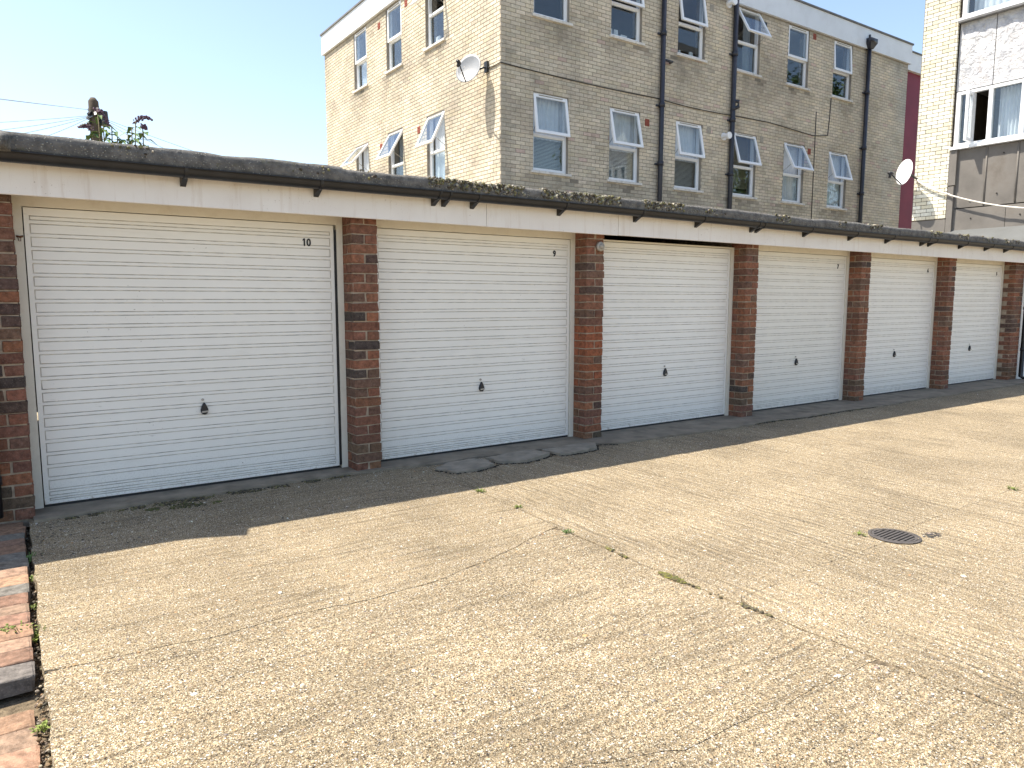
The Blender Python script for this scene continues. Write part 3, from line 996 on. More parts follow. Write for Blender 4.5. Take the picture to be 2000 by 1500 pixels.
# ------------------------------------------------------------------ windows
def make_window(bld, fr, a0, a1, c0, c1, ang, inside, top_frac=.475, cut=None, label=None):
    """white two-light window: top-hung sash above a fixed light; returns the window part"""
    b = MB()
    fw = .048; bi, bo = -.135, -.062
    ct = c0+(c1-c0)*top_frac
    b.fbox(fr, a0, a0+fw, bi, bo, c0, c1); b.fbox(fr, a1-fw, a1, bi, bo, c0, c1)
    b.fbox(fr, a0+fw, a1-fw, bi, bo, c0, c0+fw); b.fbox(fr, a0+fw, a1-fw, bi, bo, c1-fw*.7, c1)
    b.fbox(fr, a0+fw, a1-fw, bi, bo+.002, ct-.024, ct+.024)
    # glazing bead of the fixed light
    bd = .016
    for q in ((a0+fw, a0+fw+bd, c0+fw, ct-.024), (a1-fw-bd, a1-fw, c0+fw, ct-.024), (a0+fw+bd, a1-fw-bd, c0+fw, c0+fw+bd), (a0+fw+bd, a1-fw-bd, ct-.024-bd, ct-.024)):
        b.fbox(fr, q[0], q[1], bi+.02, bo-.014, q[2], q[3])
    w = b.build('window', 'upvc', bld)
    if label: w['label'] = label
    g = MB(); g.fbox(fr, a0+fw+.004, a1-fw-.004, -.108, -.100, c0+fw+.004, ct-.028); g.build('pane', 'glass', w)
    # sash
    hz, hb = c1-.016, bo
    t = radians(ang)
    def tr(q):
        a, bb, c = q
        db, dc = bb-hb, c-hz
        return (a, hb+db*cos(t)-dc*sin(t), hz+dc*cos(t)+db*sin(t))
    s0, s1, z0, z1 = a0+.012, a1-.012, ct-.006, c1-.010
    sw = .058
    m = MB()
    B0, B1 = hb+.002, hb+.042
    m.fbox(fr, s0, s0+sw, B0, B1, z0, z1, tr); m.fbox(fr, s1-sw, s1, B0, B1, z0, z1, tr)
    m.fbox(fr, s0+sw, s1-sw, B0, B1, z0, z0+sw, tr); m.fbox(fr, s0+sw, s1-sw, B0, B1, z1-sw*1.25, z1, tr)
    m.build('sash', 'upvc', w)
    m = MB(); m.fbox(fr, s0+sw*2.2, s1-sw*2.2, B1+.001, B1+.009, z1-.045, z1-.028, tr); m.build('trickle_vent', 'vent_grey', w)
    g = MB(); g.fbox(fr, s0+sw-.004, s1-sw+.004, B0+.016, B0+.024, z0+sw-.004, z1-sw*1.25+.004, tr); g.build('pane', 'glass', w)
    if ang > 8:
        m = MB()   # stay arms
        for aa in (s0+.02, s1-.03):
            p0 = Vector(fr(aa, hb, ct+.03)); p1 = Vector(fr(*tr((aa, B0, ct+.14))))
            m.tube([p0, p1], .006, 5)
        m.build('stay_arm', 'chrome', w)
    # sill
    s = MB(); s.fbox(fr, a0-.055, a1+.075, -.14, .045, c0-.052, c0-.001)
    o = s.build('sill', 'sill', w); bevel_obj(o, .006, 1)
    # things hung behind the glass
    def wavy(za, zb, ua, ub, amp, freq, depth, mat, name='curtain'):
        m = MB(); n = 60
        for i in range(n+1):
            a = ua+(ub-ua)*i/n
            q = depth-amp*(sin(i*freq)+.5*sin(i*freq*2.3+1))
            m.v += [fr(a, q, za), fr(a, q+.004*sin(i), zb)]
        for i in range(n):
            m.f.append((2*i, 2*i+2, 2*i+3, 2*i+1))
        m.build(name, mat, w, True)
    def blind(za, zb, ua, ub, mat, tilt=.6):
        m = MB(); z = za
        while z < zb:
            p = [fr(ua,-.215,z),fr(ub,-.215,z),fr(ub,-.205-.02,z+.026*tilt),fr(ua,-.225,z+.026*tilt)]
            m.fbox(fr, ua, ub, -.226, -.206, z, z+.0022, lambda q: (q[0], q[1], q[2]+(q[1]+.216)*-tilt*1.2))
            z += .027
        m.build('blind', mat, w)
    ia, ib = a0+.02, a1-.02
    for k in inside.split():
        if k == 'sheer': wavy(c0+.02, c1-.02, ia, ib, .014, .9, -.19, 'curtain')
        if k == 'sheertop': wavy(ct-.05, c1-.02, ia, ib, .014, .8, -.19, 'curtain')
        if k == 'sheerlow': wavy(c0+.02, ct+.02, ia, ib, .014, .9, -.19, 'curtain')
        if k == 'blindlow': blind(c0+.05, ct, ia, ib, 'blind')
        if k == 'blind': blind(c0+.05, c1-.03, ia, ib, 'blind')
        if k == 'wood': blind(c0+.22, c1-.03, ia, ib, 'blind_wood', .9)
        if k == 'drapeL': wavy(c0+.02, c1-.02, ia, ia+.26*(ib-ia), .02, 1.2, -.3, 'drape')
        if k == 'drapeR': wavy(c0+.02, c1-.02, ib-.3*(ib-ia), ib, .02, 1.2, -.3, 'drape')
        if k == 'nethalf': wavy(c0+.02, c0+.5*(ct-c0), ia, ib, .01, .9, -.24, 'curtain')
    return w

# ================================================================== APARTMENT BLOCK
XC, YC = 5.5047, 6.5249
XE, YE = 19.95, 15.58
ZB, ZF, ZT = 2.9, 8.26, 8.785
flats = thing('apartment_block', (12, 11, -.1), 'large buff brick apartment block with white framed windows behind the garages', 'apartment block')
FF = frame_front(YC)
FL = frame_left(XC)
W0, WS, WW = 6.264, 1.984, .868
Z_L = (3.885, 5.365)
Z_U = (6.80, 8.235)
front_ops = []
for i in range(6):
    x = W0+i*WS
    front_ops.append((x, x+WW, *Z_L)); front_ops.append((x, x+WW, *Z_U))
left_ops = []
for i in range(3):
    yv = 8.68+i*1.991
    left_ops.append((-(yv+.80), -yv, *Z_L)); left_ops.append((-(yv+.80), -yv, *Z_U))
wall_core(FF, XC, XE, -.1, ZF, front_ops, .28, 'mortar_buff', flats)
wall_core(FL, -YE, -YC, -.1, ZF, left_ops, .28, 'mortar_buff', flats)
m = MB()
m.box(XC+.05, XE, YE-.28, YE, -.1, ZF); m.box(XE-.28, XE-.003, YC+.28, YE-.28, -.1, ZF)
m.build('wall', 'mortar_buff', flats)
m = MB()
m.box(XC+.28, XE-.28, YC+.28, YE-.28, 2.95, 3.1); m.box(XC+.28, XE-.28, YC+.28, YE-.28, 5.75, 5.95); m.box(XC+.28, XE-.28, YC+.28, YE-.28, 8.27, 8.4)
m.box(XC+4.4, XC+4.5, YC+.281, YE-.281, 3.1, 5.75); m.box(XC+4.4, XC+4.5, YC+.281, YE-.281, 5.95, 8.27)
m.box(XC+.281, XC+4.4, YC+4.0, YC+4.1, 3.1, 5.75); m.box(XC+.281, XC+4.4, YC+4.0, YC+4.1, 5.95, 8.27)
m.box(XC+4.5, XE-.281, YC+3.0, YC+3.1, 3.1, 5.75); m.box(XC+4.5, XE-.281, YC+3.0, YC+3.1, 5.95, 8.27)
m.build('floor', 'wall_in', flats)

BUFF = [(.60,.525,.405),(.565,.485,.37),(.63,.55,.425),(.55,.485,.38),(.60,.515,.38)]
def buff(face, a, z):
    c = vary(rnd.choice(BUFF), .07)
    k = 1.0
    # soot and run-off stains below the sills and along the top courses
    for o in (front_ops if face == 'F' else left_ops):
        du = max(o[0]-.15-a, a-o[1]-.2, 0); dz = o[2]-.05-z
        if 0 < dz < .75:
            s = math.exp(-(du/.13)**2)*math.exp(-dz/.30)*(.35+.75*abs(mn.noise((a*3, z*2, 1)))*2)
            k *= 1-.62*min(1, s)
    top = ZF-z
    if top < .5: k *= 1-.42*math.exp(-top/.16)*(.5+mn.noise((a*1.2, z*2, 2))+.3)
    k *= 1+.22*mn.noise((a*.55, z*.7, 4 if face == 'F' else 8))+.10*mn.noise((a*2.1, z*1.6, 5))
    if face == 'F' and a-XC < .3: k *= .86+.1*mn.noise((1, z*2, 6))
    if face == 'F' and a > 18.6:
        g = max(0, mn.noise((a*1.1, z*.5, 12))+.25)
        c = tuple(x*(1-g*.6)+y_*g*.6 for x, y_ in zip(c, (.38,.40,.38)))
    if face == 'F' and rnd.random() < .02: c = vary((.55,.42,.35), .06)
    return tuple(max(.03, x*k) for x in c)
allb = []
for br in lay_bricks(XC, XE, ZB, ZF, front_ops): allb.append(('F', br))
for br in lay_bricks(-YE, -YC-.004, ZB, ZF, left_ops, first=.03): allb.append(('L', br))
def bdist(t):
    f, br = t
    a, c = (br[0]+br[1])/2, (br[2]+br[3])/2
    p = Vector(FF(a,0,c) if f == 'F' else FL(a,0,c))
    s = (p-CAM).length
    if c < 3.55: s += 100
    if f == 'L': s *= 1.35
    # above the picture edge
    d = p-CAM
    if d.dot(up)/d.dot(fwd)*1423 > 745: s += 100
    return s
allb.sort(key=bdist)
near = [t for t in allb[:300]]
far = allb[300:]
for f, br in near:
    fr = FF if f == 'F' else FL
    a, c = (br[0]+br[1])/2, (br[2]+br[3])/2
    w, h = br[1]-br[0], br[3]-br[2]
    p = fr(a, -.022, c)
    sc = (w, .056, h, 1) if f == 'F' else (.056, w, h, 1)
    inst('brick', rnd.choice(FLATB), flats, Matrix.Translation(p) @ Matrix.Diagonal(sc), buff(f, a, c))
mb = MB(); tint = []
for f, br in far:
    n0 = len(mb.v)
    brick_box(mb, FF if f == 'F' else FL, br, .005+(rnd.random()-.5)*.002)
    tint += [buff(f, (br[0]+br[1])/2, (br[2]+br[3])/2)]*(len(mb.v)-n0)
tag(mb.build('brickwork', 'flat_brick_tint', flats, tint=tint), kind='stuff')

# roof fascia and burgundy end bay
m = MB()
m.box(XC-.07, XE+.06, YC-.07, YE+.05, ZF, ZT)
m.build('roof_fascia', 'fascia_grey', flats)
m = MB(); m.box(XC-.10, XE+.09, YC-.10, YE+.08, ZT+.002, ZT+.045); m.build('roof_coping', 'coping', flats)
m = MB(); m.box(XE+.002, XE+4, YC+.30, YE, -.1, ZF-.03); m.build('end_bay', 'burgundy', flats)
m = MB(); m.box(XE+.065, XE+4.1, YC+.20, YE, ZF-.027, ZT-.03); m.build('end_fascia', 'fascia_grey', flats)
m = MB(); m.box(XE+.095, XE+4.15, YC+.17, YE, ZT-.028, ZT+.01); m.build('end_coping', 'coping', flats)

# windows, left to right
spec_low = [(9, 'sheertop blindlow'), (13, 'sheertop blindlow'), (12, 'sheertop blindlow'), (17, 'wood'), (27, 'sheer'), (18, 'sheer')]
spec_up = [(0, ''), (9, 'drapeL'), (10, ''), (30, 'drapeR'), (0, ''), (4, '')]
for i in range(6):
    x = W0+i*WS
    make_window(flats, FF, x, x+WW, *Z_L, *spec_low[i])
    make_window(flats, FF, x, x+WW, *Z_U, *spec_up[i])
for i, (lo, u) in enumerate([((26, 'sheer'), (34, 'drapeR')), ((30, 'drapeL'), (0, 'blindlow')), ((42, 'sheer'), (0, 'sheerlow'))]):
    yv = 8.68+i*1.991
    make_window(flats, FL, -(yv+.80), -yv, *Z_L, *lo)
    make_window(flats, FL, -(yv+.80), -yv, *Z_U, *u)

# downpipes on the shaded face
def pipe(x, ztop, zbot, r=.055, hopper=False):
    m = MB()
    yy = YC-.085
    m.tube([(x,yy,ztop),(x,yy,zbot)], r, 12)
    for z in (7.05, 5.55, 4.3):
        if z < ztop: m.tube([(x,yy,z),(x,yy,z+.09)], r*1.28, 12)
        if z < ztop: m.box(x-.11, x+.11, YC-.03, YC-.004, z+.02, z+.06)
    if hopper:
        z = ztop
        m.hexa([(x-.07,yy-.07,z-.02),(x+.07,yy-.07,z-.02),(x+.07,yy+.07,z-.02),(x-.07,yy+.07,z-.02),
                (x-.16,yy-.13,z+.12),(x+.16,yy-.13,z+.12),(x+.16,YC-.075,z+.12),(x-.16,YC-.075,z+.12)])
        m.box(x-.165, x+.165, yy-.135, YC-.075, z+.121, z+.24)
        m.tube([(x-.02,yy,z+.24),(x-.02,yy,z+.36)], .03, 8)
    o = m.build('downpipe', 'navy', flats, True)
    o.data.polygons.foreach_set('use_smooth', [len(p.vertices) == 4 and abs(p.normal.z) < .2 for p in o.data.polygons])
pipe(9.69, 8.7, 0, .055)
pipe(12.06, 8.7, 0, .058)
pipe(17.72, 8.27, 0, .055, True)
# branch elbows
m = MB(); m.tube([(9.69,YC-.085,6.55),(9.98,YC-.085,6.55),(9.98,YC,6.55)], .028, 8); m.tube([(12.02,YC-.09,6.02),(12.16,YC-.16,6.02),(12.16,YC-.16,5.9),(12.02,YC-.09,5.82)], .045, 8)
m.build('waste_pipe', 'navy', flats, True)

# air bricks and vents
def airbrick(fr, a, c, mat, w=.13, h=.15):
    m = MB(); m.fbox(fr, a-w/2, a+w/2, -.01, .012, c-h/2, c+h/2)
    n = 3
    for i in range(n):
        for j in range(3):
            u = a-w/2+w*(i+.5)/n; v = c-h/2+h*(j+.5)/3
            m.fbox(fr, u-.014, u+.014, .0125, .017, v-.017, v-.012)
    m.build('air_brick', mat, flats)
for a, c, mt in [(9.33,5.19,'terracotta'),(11.33,5.28,'vent_grey'),(13.28,5.31,'vent_grey'),(15.27,5.24,'terracotta'),(11.30,7.98,'vent_grey'),(15.28,8.13,'terracotta'),(13.25,8.0,'black')]:
    airbrick(FF, a, c, mt)
for yv, c in [(11.87,7.98),(11.87,5.12),(9.85,5.16),(10.4,8.05)]:
    airbrick(FL, -yv, c, 'terracotta')
# round white boiler flues
for x, z in ((11.83, 8.19), (11.80, 5.20)):
    m = MB(); m.tube([(x,YC-.02,z),(x,YC-.17,z),(x,YC-.20,z-.01),(x,YC-.235,z-.01)], [.05,.05,.082,.078], 14)
    m.tube([(x+.05,YC-.0,z),(x+.05,YC-.03,z)], .09, 14)
    m.build('flue', 'upvc', flats)

# ornaments seen in the windows
def ornament(name, loc, size, label, mat='paper', parts=1):
    m = MB()
    w, d, h = size
    m.hexa([(loc[0]-w/2,loc[1]-d/2,loc[2]),(loc[0]+w/2,loc[1]-d/2,loc[2]),(loc[0]+w/2,loc[1]+d/2,loc[2]),(loc[0]-w/2,loc[1]+d/2,loc[2]),
            (loc[0]-w*.4,loc[1]-d*.3,loc[2]+h),(loc[0]+w*.45,loc[1]-d*.3,loc[2]+h),(loc[0]+w*.45,loc[1]+d*.4,loc[2]+h),(loc[0]-w*.4,loc[1]+d*.4,loc[2]+h)])
    tag(m.build(name, mat, None, origin=loc), label, 'ornament', 'small ornaments on the window ledges')
zs = Z_U[0]+.005
x2 = W0+WS
ornament('ornament', (x2+.12, YC+.17, zs), (.12,.03,.20), 'leftmost white card standing in the upper window left of the first drainpipe')
ornament('ornament', (x2+.28, YC+.17, zs), (.12,.03,.20), 'second white card standing in the upper window left of the first drainpipe')
ornament('ornament', (x2+.50, YC+.17, zs), (.20,.05,.13), 'low white ornament, right of the two cards in the upper window')
ornament('ornament', (W0+2*WS+.22, YC+.17, zs), (.07,.05,.15), 'small white jar in the upper window between the first two drainpipes')
ornament('ornament', (W0+2*WS+.60, YC+.17, zs), (.13,.05,.17), 'larger white ornament in the upper window between the first two drainpipes')
ornament('ornament', (XC+.17, 9.2, zs), (.05,.22,.22), 'white ornament in the upper sunlit window nearest the building corner')

# cables over the shaded face
def cable(name, pts, r, mat, label, cat='cable'):
    m = MB(); m.tube(pts, r, 6)
    return tag(m.build(name, mat, None, True, origin=pts[0]), label, cat)
def sag(p, q, d, n=10):
    p, q = Vector(p), Vector(q)
    return [tuple(p+(q-p)*(i/n)-Vector((0,0,d*4*(i/n)*(1-i/n)))) for i in range(n+1)]
yk = YC-.016
cable('wall_cable', [(XC-.02,6.98,5.78),(XC-.02,6.75,5.76),(XC-.02,yk,5.77)]+sag((XC+.02,yk,5.77),(9.6,yk,5.74),.03)[0:]+sag((9.6,yk,5.74),(12.0,yk,5.72),.03)[1:]+[(13.5,yk,5.75),(14.6,yk,5.70),(15.4,yk,5.66),(16.05,yk,5.74),(16.1,yk,6.2),(16.13,yk,6.72)], .011, 'cable_dark', 'long dark cable strung across the shaded brick wall from the satellite dish')
cable('wall_cable', [(15.49,yk,6.28),(15.49,yk,3.2)], .010, 'cable_dark', 'straight vertical dark cable on the shaded wall between the last windows')

# ------------------------------------------------------------------ satellite dishes
def dish(loc, nrm, wall, rad, label, mat='dish'):
    root = thing('satellite_dish', wall, label, 'satellite dish', 'satellite dishes')
    n = Vector(nrm).normalized(); c = Vector(loc)
    u = Vector((0,0,1)).cross(n).normalized(); v = n.cross(u)
    m = MB(); N, R = 36, 7
    for side, o in ((0, 0), (1, -.006)):
        for i in range(R+1):
            rr = i/R
            for j in range(N):
                t = 2*pi*j/N
                p = c+u*(rad*rr*cos(t))+v*(rad*1.1*rr*sin(t))+n*(rad*.22*rr*rr-.03+o)
                m.v.append(tuple(p))
    K = (R+1)*N
    for i in range(R):
        for j in range(N):
            a, b = i*N+j, i*N+(j+1) % N
            m.f.append((a, b, b+N, a+N))
            m.f.append((K+a, K+a+N, K+b+N, K+b))
    for j in range(N):
        a, b = R*N+j, R*N+(j+1) % N
        m.f.append((a, b, K+b, K+a))
    m.build('reflector', mat, root, True)
    bot = c-v*(rad*1.05)+n*(rad*.2)
    tip = c+n*(rad*1.35)-v*(rad*.35)
    m = MB(); m.tube([bot-n*.02, bot+(tip-bot)*.5, tip], .013, 8); m.build('feed_arm', 'black', root, True)
    m = MB(); m.tube([tip+n*.05, tip-n*.02, tip-n*.06], [.030,.036,.026], 12)
    m.tube([tip-v*.0, tip-v*.09], .026, 10)
    m.build('receiver', 'black', root, True)
    m = MB(); wv = Vector(wall)
    m.tube([c-n*.03, c-n*.10, wv+(c-wv)*.25, wv], [.03,.026,.02,.02], 8)
    m.build('bracket', 'black', root)
    return root, tip, c
d1, tip, dc = dish((5.18, 7.14, 5.75), (-.80, -.42, .30), (5.50, 6.98, 5.80), .27, 'grey satellite dish on the sunlit corner of the apartment block')
m = MB(); m.box(5.455, 5.499, 6.93, 7.03, 5.70, 5.90); m.build('wall_plate', 'black', d1)
m = MB()
m.tube([tuple(tip), tuple(tip+Vector((0,.03,-.16))), tuple(tip+Vector((.05,.0,-.2))), tuple(tip+Vector((.12,-.02,-.06)))], .005, 5)
m.tube([tuple(dc-Vector((-.04,.02,.06))), (5.33,7.05,5.60), (5.38,7.02,5.56), (5.47,6.99,5.72)], .005, 5)
m.build('cable', 'cable_white', d1)

# ================================================================== RIGHT-HAND BUILDING
XR = 13.2
FR = frame_left(XR)
rb = thing('house', (16, -1.5, -.1), 'tall cream brick and panel-clad building at the right edge behind the garages', 'building')
ZR = 8.75
m = MB()
m.box(XR+.006, XR+2.3, 2.02, 2.66, -.1, ZR)                 # brick pier core
m.build('wall', 'mortar_dark', rb)
CRM = [(.68,.645,.53),(.71,.685,.58),(.65,.605,.47),(.73,.71,.62),(.66,.61,.46)]
for br in lay_bricks(-2.66, -2.005, 2.985, 8.4, [], first=.05):
    a, c = (br[0]+br[1])/2, (br[2]+br[3])/2
    inst('brick', rnd.choice(FLATB), rb, Matrix.Translation(FR(a,-.022,c)) @ Matrix.Diagonal((.05+rnd.random()*.003, br[1]-br[0], br[3]-br[2], 1)), vary(rnd.choice(CRM), .06))
# body behind the cladding, with real window openings
wops = [(-1.955, .27, 4.36, 5.40), (-1.955, .27, 6.79, 8.2)]
wall_core(frame_left(XR+.10), -2.005, .35, -.1, ZR, wops, .12, 'wall_in', rb)
YN = -.35
m = MB()
for z0, z1 in ((4.0, 4.2), (5.55, 5.75), (8.4, 8.6)): m.box(XR+.23, XR+2.2, YN+.2, 2.0, z0, z1)
m.build('floor', 'wall_in', rb)
m = MB()
m.box(XR+.1, XR+2.3, YN, YN+.2, -.1, ZR); m.box(XR+2.2, XR+2.3, YN+.2, 2.02, -.1, ZR)
m.build('wall', 'mortar_dark', rb)
m = MB(); m.box(XR-.05, XR+2.4, YN-.1, 2.72, ZR+.002, ZR+.2); m.build('roof', 'coping', rb)
m = MB(); m.box(XR+.02, XR+2.3, 2.662, 2.68, 3.0, 8.7); m.build('added_dark_cladding', 'lead', rb)  # unseen dark cladding, added to dim this wall's reflection in the flats' windows
# upper insulation panels: crumpled sheets
def crumple(y0, y1, z0, z1, x, amp, seed, name, mat, n=26):
    b = MB()
    for j in range(n+1):
        for i in range(n+1):
            yy = y1+(y0-y1)*i/n; zz = z0+(z1-z0)*j/n
            e = min(1, 6*min(i, n-i)/n, 6*min(j, n-j)/n)
            q = amp*e*(mn.noise((yy*3+seed, zz*3, seed))+.6*mn.noise((yy*8, zz*8+seed, 1))+.35*mn.noise((yy*20, zz*20+seed, 1)))
            b.v.append((x-.01*e-q, yy, zz))
    for j in range(n):
        for i in range(n):
            a = j*(n+1)+i
            b.f.append((a, a+1, a+n+2, a+n+1))
    return b.build(name, mat, rb, True)
edges = [1.995, 1.345, .81, .25, -.345]
for i, (ya, yb) in enumerate(zip(edges[:-1], edges[1:])):
    crumple(yb+.006, ya-.006, 5.43, 6.70, XR+.075, .026, i*3.7, 'insulation_panel', 'panel')
m = MB()
m.quad((XR+.098,-.35,5.41),(XR+.098,-.35,6.74),(XR+.098,2.0,6.74),(XR+.098,2.0,5.41))
m.build('panel_backing', 'dark', rb)
# lower lead panels
for i, (ya, yb) in enumerate(zip(edges[:-1], edges[1:])):
    crumple(yb+.004, ya-.004, 3.17, 4.29, XR+.060, .006, 40+i, 'cladding_panel', 'lead', 10)
low_edges = [1.995, .95, .0, -.345]
for i, (ya, yb) in enumerate(zip(low_edges[:-1], low_edges[1:])):
    crumple(yb+.004, ya-.004, 2.2, 3.15, XR+.055, .006, 60+i, 'cladding_panel', 'lead', 10)
m = MB(); m.quad((XR+.092,-.35,2.2),(XR+.092,-.35,4.33),(XR+.092,2.0,4.33),(XR+.092,2.0,2.2)); m.build('cladding_backing', 'dark', rb)
for yb in edges[1:-1]:
    m = MB(); m.tube([(XR+.052,yb,3.19),(XR+.052,yb,4.29)], .016, 8); m.build('batten_roll', 'lead', rb, True)
# corner trim, nail heads
m = MB(); m.box(XR-.015, XR+.085, 1.86, 1.992, 3.62, 4.29); m.box(XR-.012, XR+.085, 1.88, 1.990, 2.4, 3.60); m.build('corner_trim', 'lead', rb)
m = MB()
for yy, zz in [(1.05,4.12),(1.12,3.38),(.55,4.1),(.45,3.45),(.7,2.95),(.62,3.08),(1.55,2.95),(1.6,3.3)]:
    m.tube([(XR+.05,yy,zz),(XR+.036,yy,zz)], .014, 8)
m.build('nail_head', 'dark', rb)
m = MB(); m.box(XR-.05, XR+.09, -.35, 1.99, 4.302, 4.358); m.build('sill', 'upvc', rb)
m = MB(); m.box(XR-.03, XR+.09, -.35, 1.99, 6.742, 6.788); m.build('sill', 'upvc', rb)
m = MB(); m.box(XR-.045, XR+.07, -.35, 1.992, 6.70, 6.740); m.build('sill_flashing', 'coping', rb)
# casement windows: fixed lights and one open side-hung sash
def casement(z0, z1, lights, open_i=None):
    fw = .055
    b = MB()
    A0, A1 = -1.95, .34
    b.fbox(frame_left(XR), A0, A1, -.11, -.02, z0, z0+fw); b.fbox(frame_left(XR), A0, A1, -.11, -.02, z1-fw, z1)
    for yv in lights:
        b.fbox(frame_left(XR), -yv-.035, -yv+.035, -.11, -.022, z0+fw, z1-fw)
    w = b.build('window', 'upvc', rb)
    for i, (ya, yb) in enumerate(zip(lights[:-1], lights[1:])):
        if i == open_i:
            hinge = -ya+.035; ww = (ya-yb)-.07
            t = radians(86)
            def tr(q):
                a, bb, c = q
                da, db = a-hinge, bb+.02
                return (hinge+da*cos(t)-db*sin(t), -.02+da*sin(t)+db*cos(t), c)
            s = MB(); sw = .062
            h1 = hinge+ww
            s.fbox(frame_left(XR), hinge, hinge+sw, -.02, .03, z0+fw, z1-fw, tr); s.fbox(frame_left(XR), h1-sw, h1, -.02, .03, z0+fw, z1-fw, tr)
            s.fbox(frame_left(XR), hinge+sw, h1-sw, -.02, .03, z0+fw, z0+fw+sw, tr); s.fbox(frame_left(XR), hinge+sw, h1-sw, -.02, .03, z1-fw-sw, z1-fw, tr)
            s.build('sash', 'upvc', w)
            g = MB(); g.fbox(frame_left(XR), hinge+sw, h1-sw, .0, .008, z0+fw+sw, z1-fw-sw, tr); g.build('pane', 'glass', w)
            k = MB(); k.fbox(frame_left(XR), h1-.05, h1-.02, -.06, -.02, z0+.5, z0+.62, tr); k.build('window_handle', 'upvc', w)
        else:
            g = MB(); g.fbox(frame_left(XR), -ya+.035, -yb-.035, -.08, -.07, z0+fw, z1-fw); g.build('pane', 'glass', w)
            c = MB(); n = 40
            for k in range(n+1):
                yy = ya-.05+(yb-ya+.1)*k/n
                q = XR+.30+.02*sin(k*1.1)
                c.v += [(q, yy, z0+.02), (q, yy, z1-.02)]
            for k in range(n): c.f.append((2*k, 2*k+2, 2*k+3, 2*k+1))
            c.build('curtain', 'curtain', w, True)
casement(4.36, 5.40, [1.915, 1.665, 1.34, .79, .1, -.30], 1)
casement(6.79, 8.2, [1.915, 1.0, .1, -.30], None)
# grey flashing skirt behind the garage roof and the white rendered wall beside the end pier
m = MB()
m.hexa([(XR-.8,-.35,2.28),(XR+.05,-.35,2.28),(XR+.05,2.7,2.28),(XR-.8,2.7,2.28),(XR-.75,-.35,2.30),(XR+.05,-.35,2.74),(XR+.05,2.7,2.74),(XR-.75,2.7,2.30)])
m.build('flashing_skirt', 'flash', rb)
m = MB(); m.box(XR-.01, XR+.09, 1.998, 2.66, 2.3, 2.965); m.build('plinth_panel', 'lead', rb)
m = MB(); m.box(11.87, XR+.08, .03, .25, -.1, 2.25); m.box(11.87, XR+.08, .251, 5.2, 2.05, 2.25); m.box(XR+.081, XR+.2, -.35, 5.2, -.1, 2.25)
m.build('white_wall', 'render_white', rb)

d2, tip2, dc2 = dish((12.88, 2.70, 3.95), (-.78, .36, .14), (13.19, 2.60, 3.83), .235, 'white satellite dish on the corner of the cream brick building at right', 'upvc')
cable('wall_cable', [(13.18,2.60,3.83)]+sag((13.16,2.55,3.76),(13.15,1.95,3.45),.03,5)+sag((13.14,1.9,3.42),(13.13,.45,3.02),.05,8)+[(13.13,-.32,2.9)], .016, 'cable_white', 'thick pale cable sagging across the grey panels at right')

# ================================================================== BEHIND THE GARAGES
pole = thing('telegraph_pole', (-.57, 13.5, -.1), 'old wooden telegraph pole with fanned wires rising behind the garage roof', 'telegraph pole')
m = MB()
m.tube([(-.52,13.5,-.1),(-.545,13.5,4.8),(-.56,13.5,5.3),(-.57,13.5,5.66),(-.575,13.5,5.735)], [.15,.118,.112,.10,.05], 14)
m.build('post', 'pole', pole, True)
m = MB()
for i in range(14):
    t = rnd.random()*6.28; z = 5.16+rnd.random()*.40
    m.tube([(-.55+.12*cos(t), 13.5+.12*sin(t), z), (-.55+.18*cos(t), 13.5+.18*sin(t), z-.02-.06*rnd.random())], .03+rnd.random()*.02, 6)
m.tube([(-.40,13.38,5.44),(-.38,13.36,5.14)], .085, 10)
m.build('terminal_box', 'black', pole)
wires = [((-9,15,5.75),.02),((-9,15.2,5.95),.05),((-4.6,12,4.3),.05),((-4.0,11.0,4.0),.08),((-3.4,10.6,3.9),.1),((-2.4,10.5,3.9),.06),
         ((4.5,12.5,3.9),.06),((3.2,12,3.6),.05),((2.4,11.6,3.5),.08),((1.6,11.0,3.6),.03)]
m = MB()
for e, s in wires:
    m.tube(sag((-.56,13.45,5.46 if e[2] > 5 else 5.36), e, s, 12), .005, 5)
m.build('wire', 'wire', pole)

def leaf(m, p, d, L, w, droop=.3):
    p = Vector(p); d = Vector(d).normalized()
    s = d.cross(Vector((0,0,1)))
    if s.length < .01: s = Vector((1,0,0))
    s.normalize()
    m_ = p+d*(L*.5)+Vector((0,0,-droop*L*.15)); e = p+d*L+Vector((0,0,-droop*L*.6))
    i = len(m.v)
    nrm = s.cross(d)*(w*.18)
    m.v += [tuple(p), tuple(m_+s*w*.5+nrm), tuple(e), tuple(m_-s*w*.5+nrm), tuple(m_)]
    m.f += [(i, i+4, i+1), (i+4, i+2, i+1), (i, i+3, i+4), (i+4, i+3, i+2)]

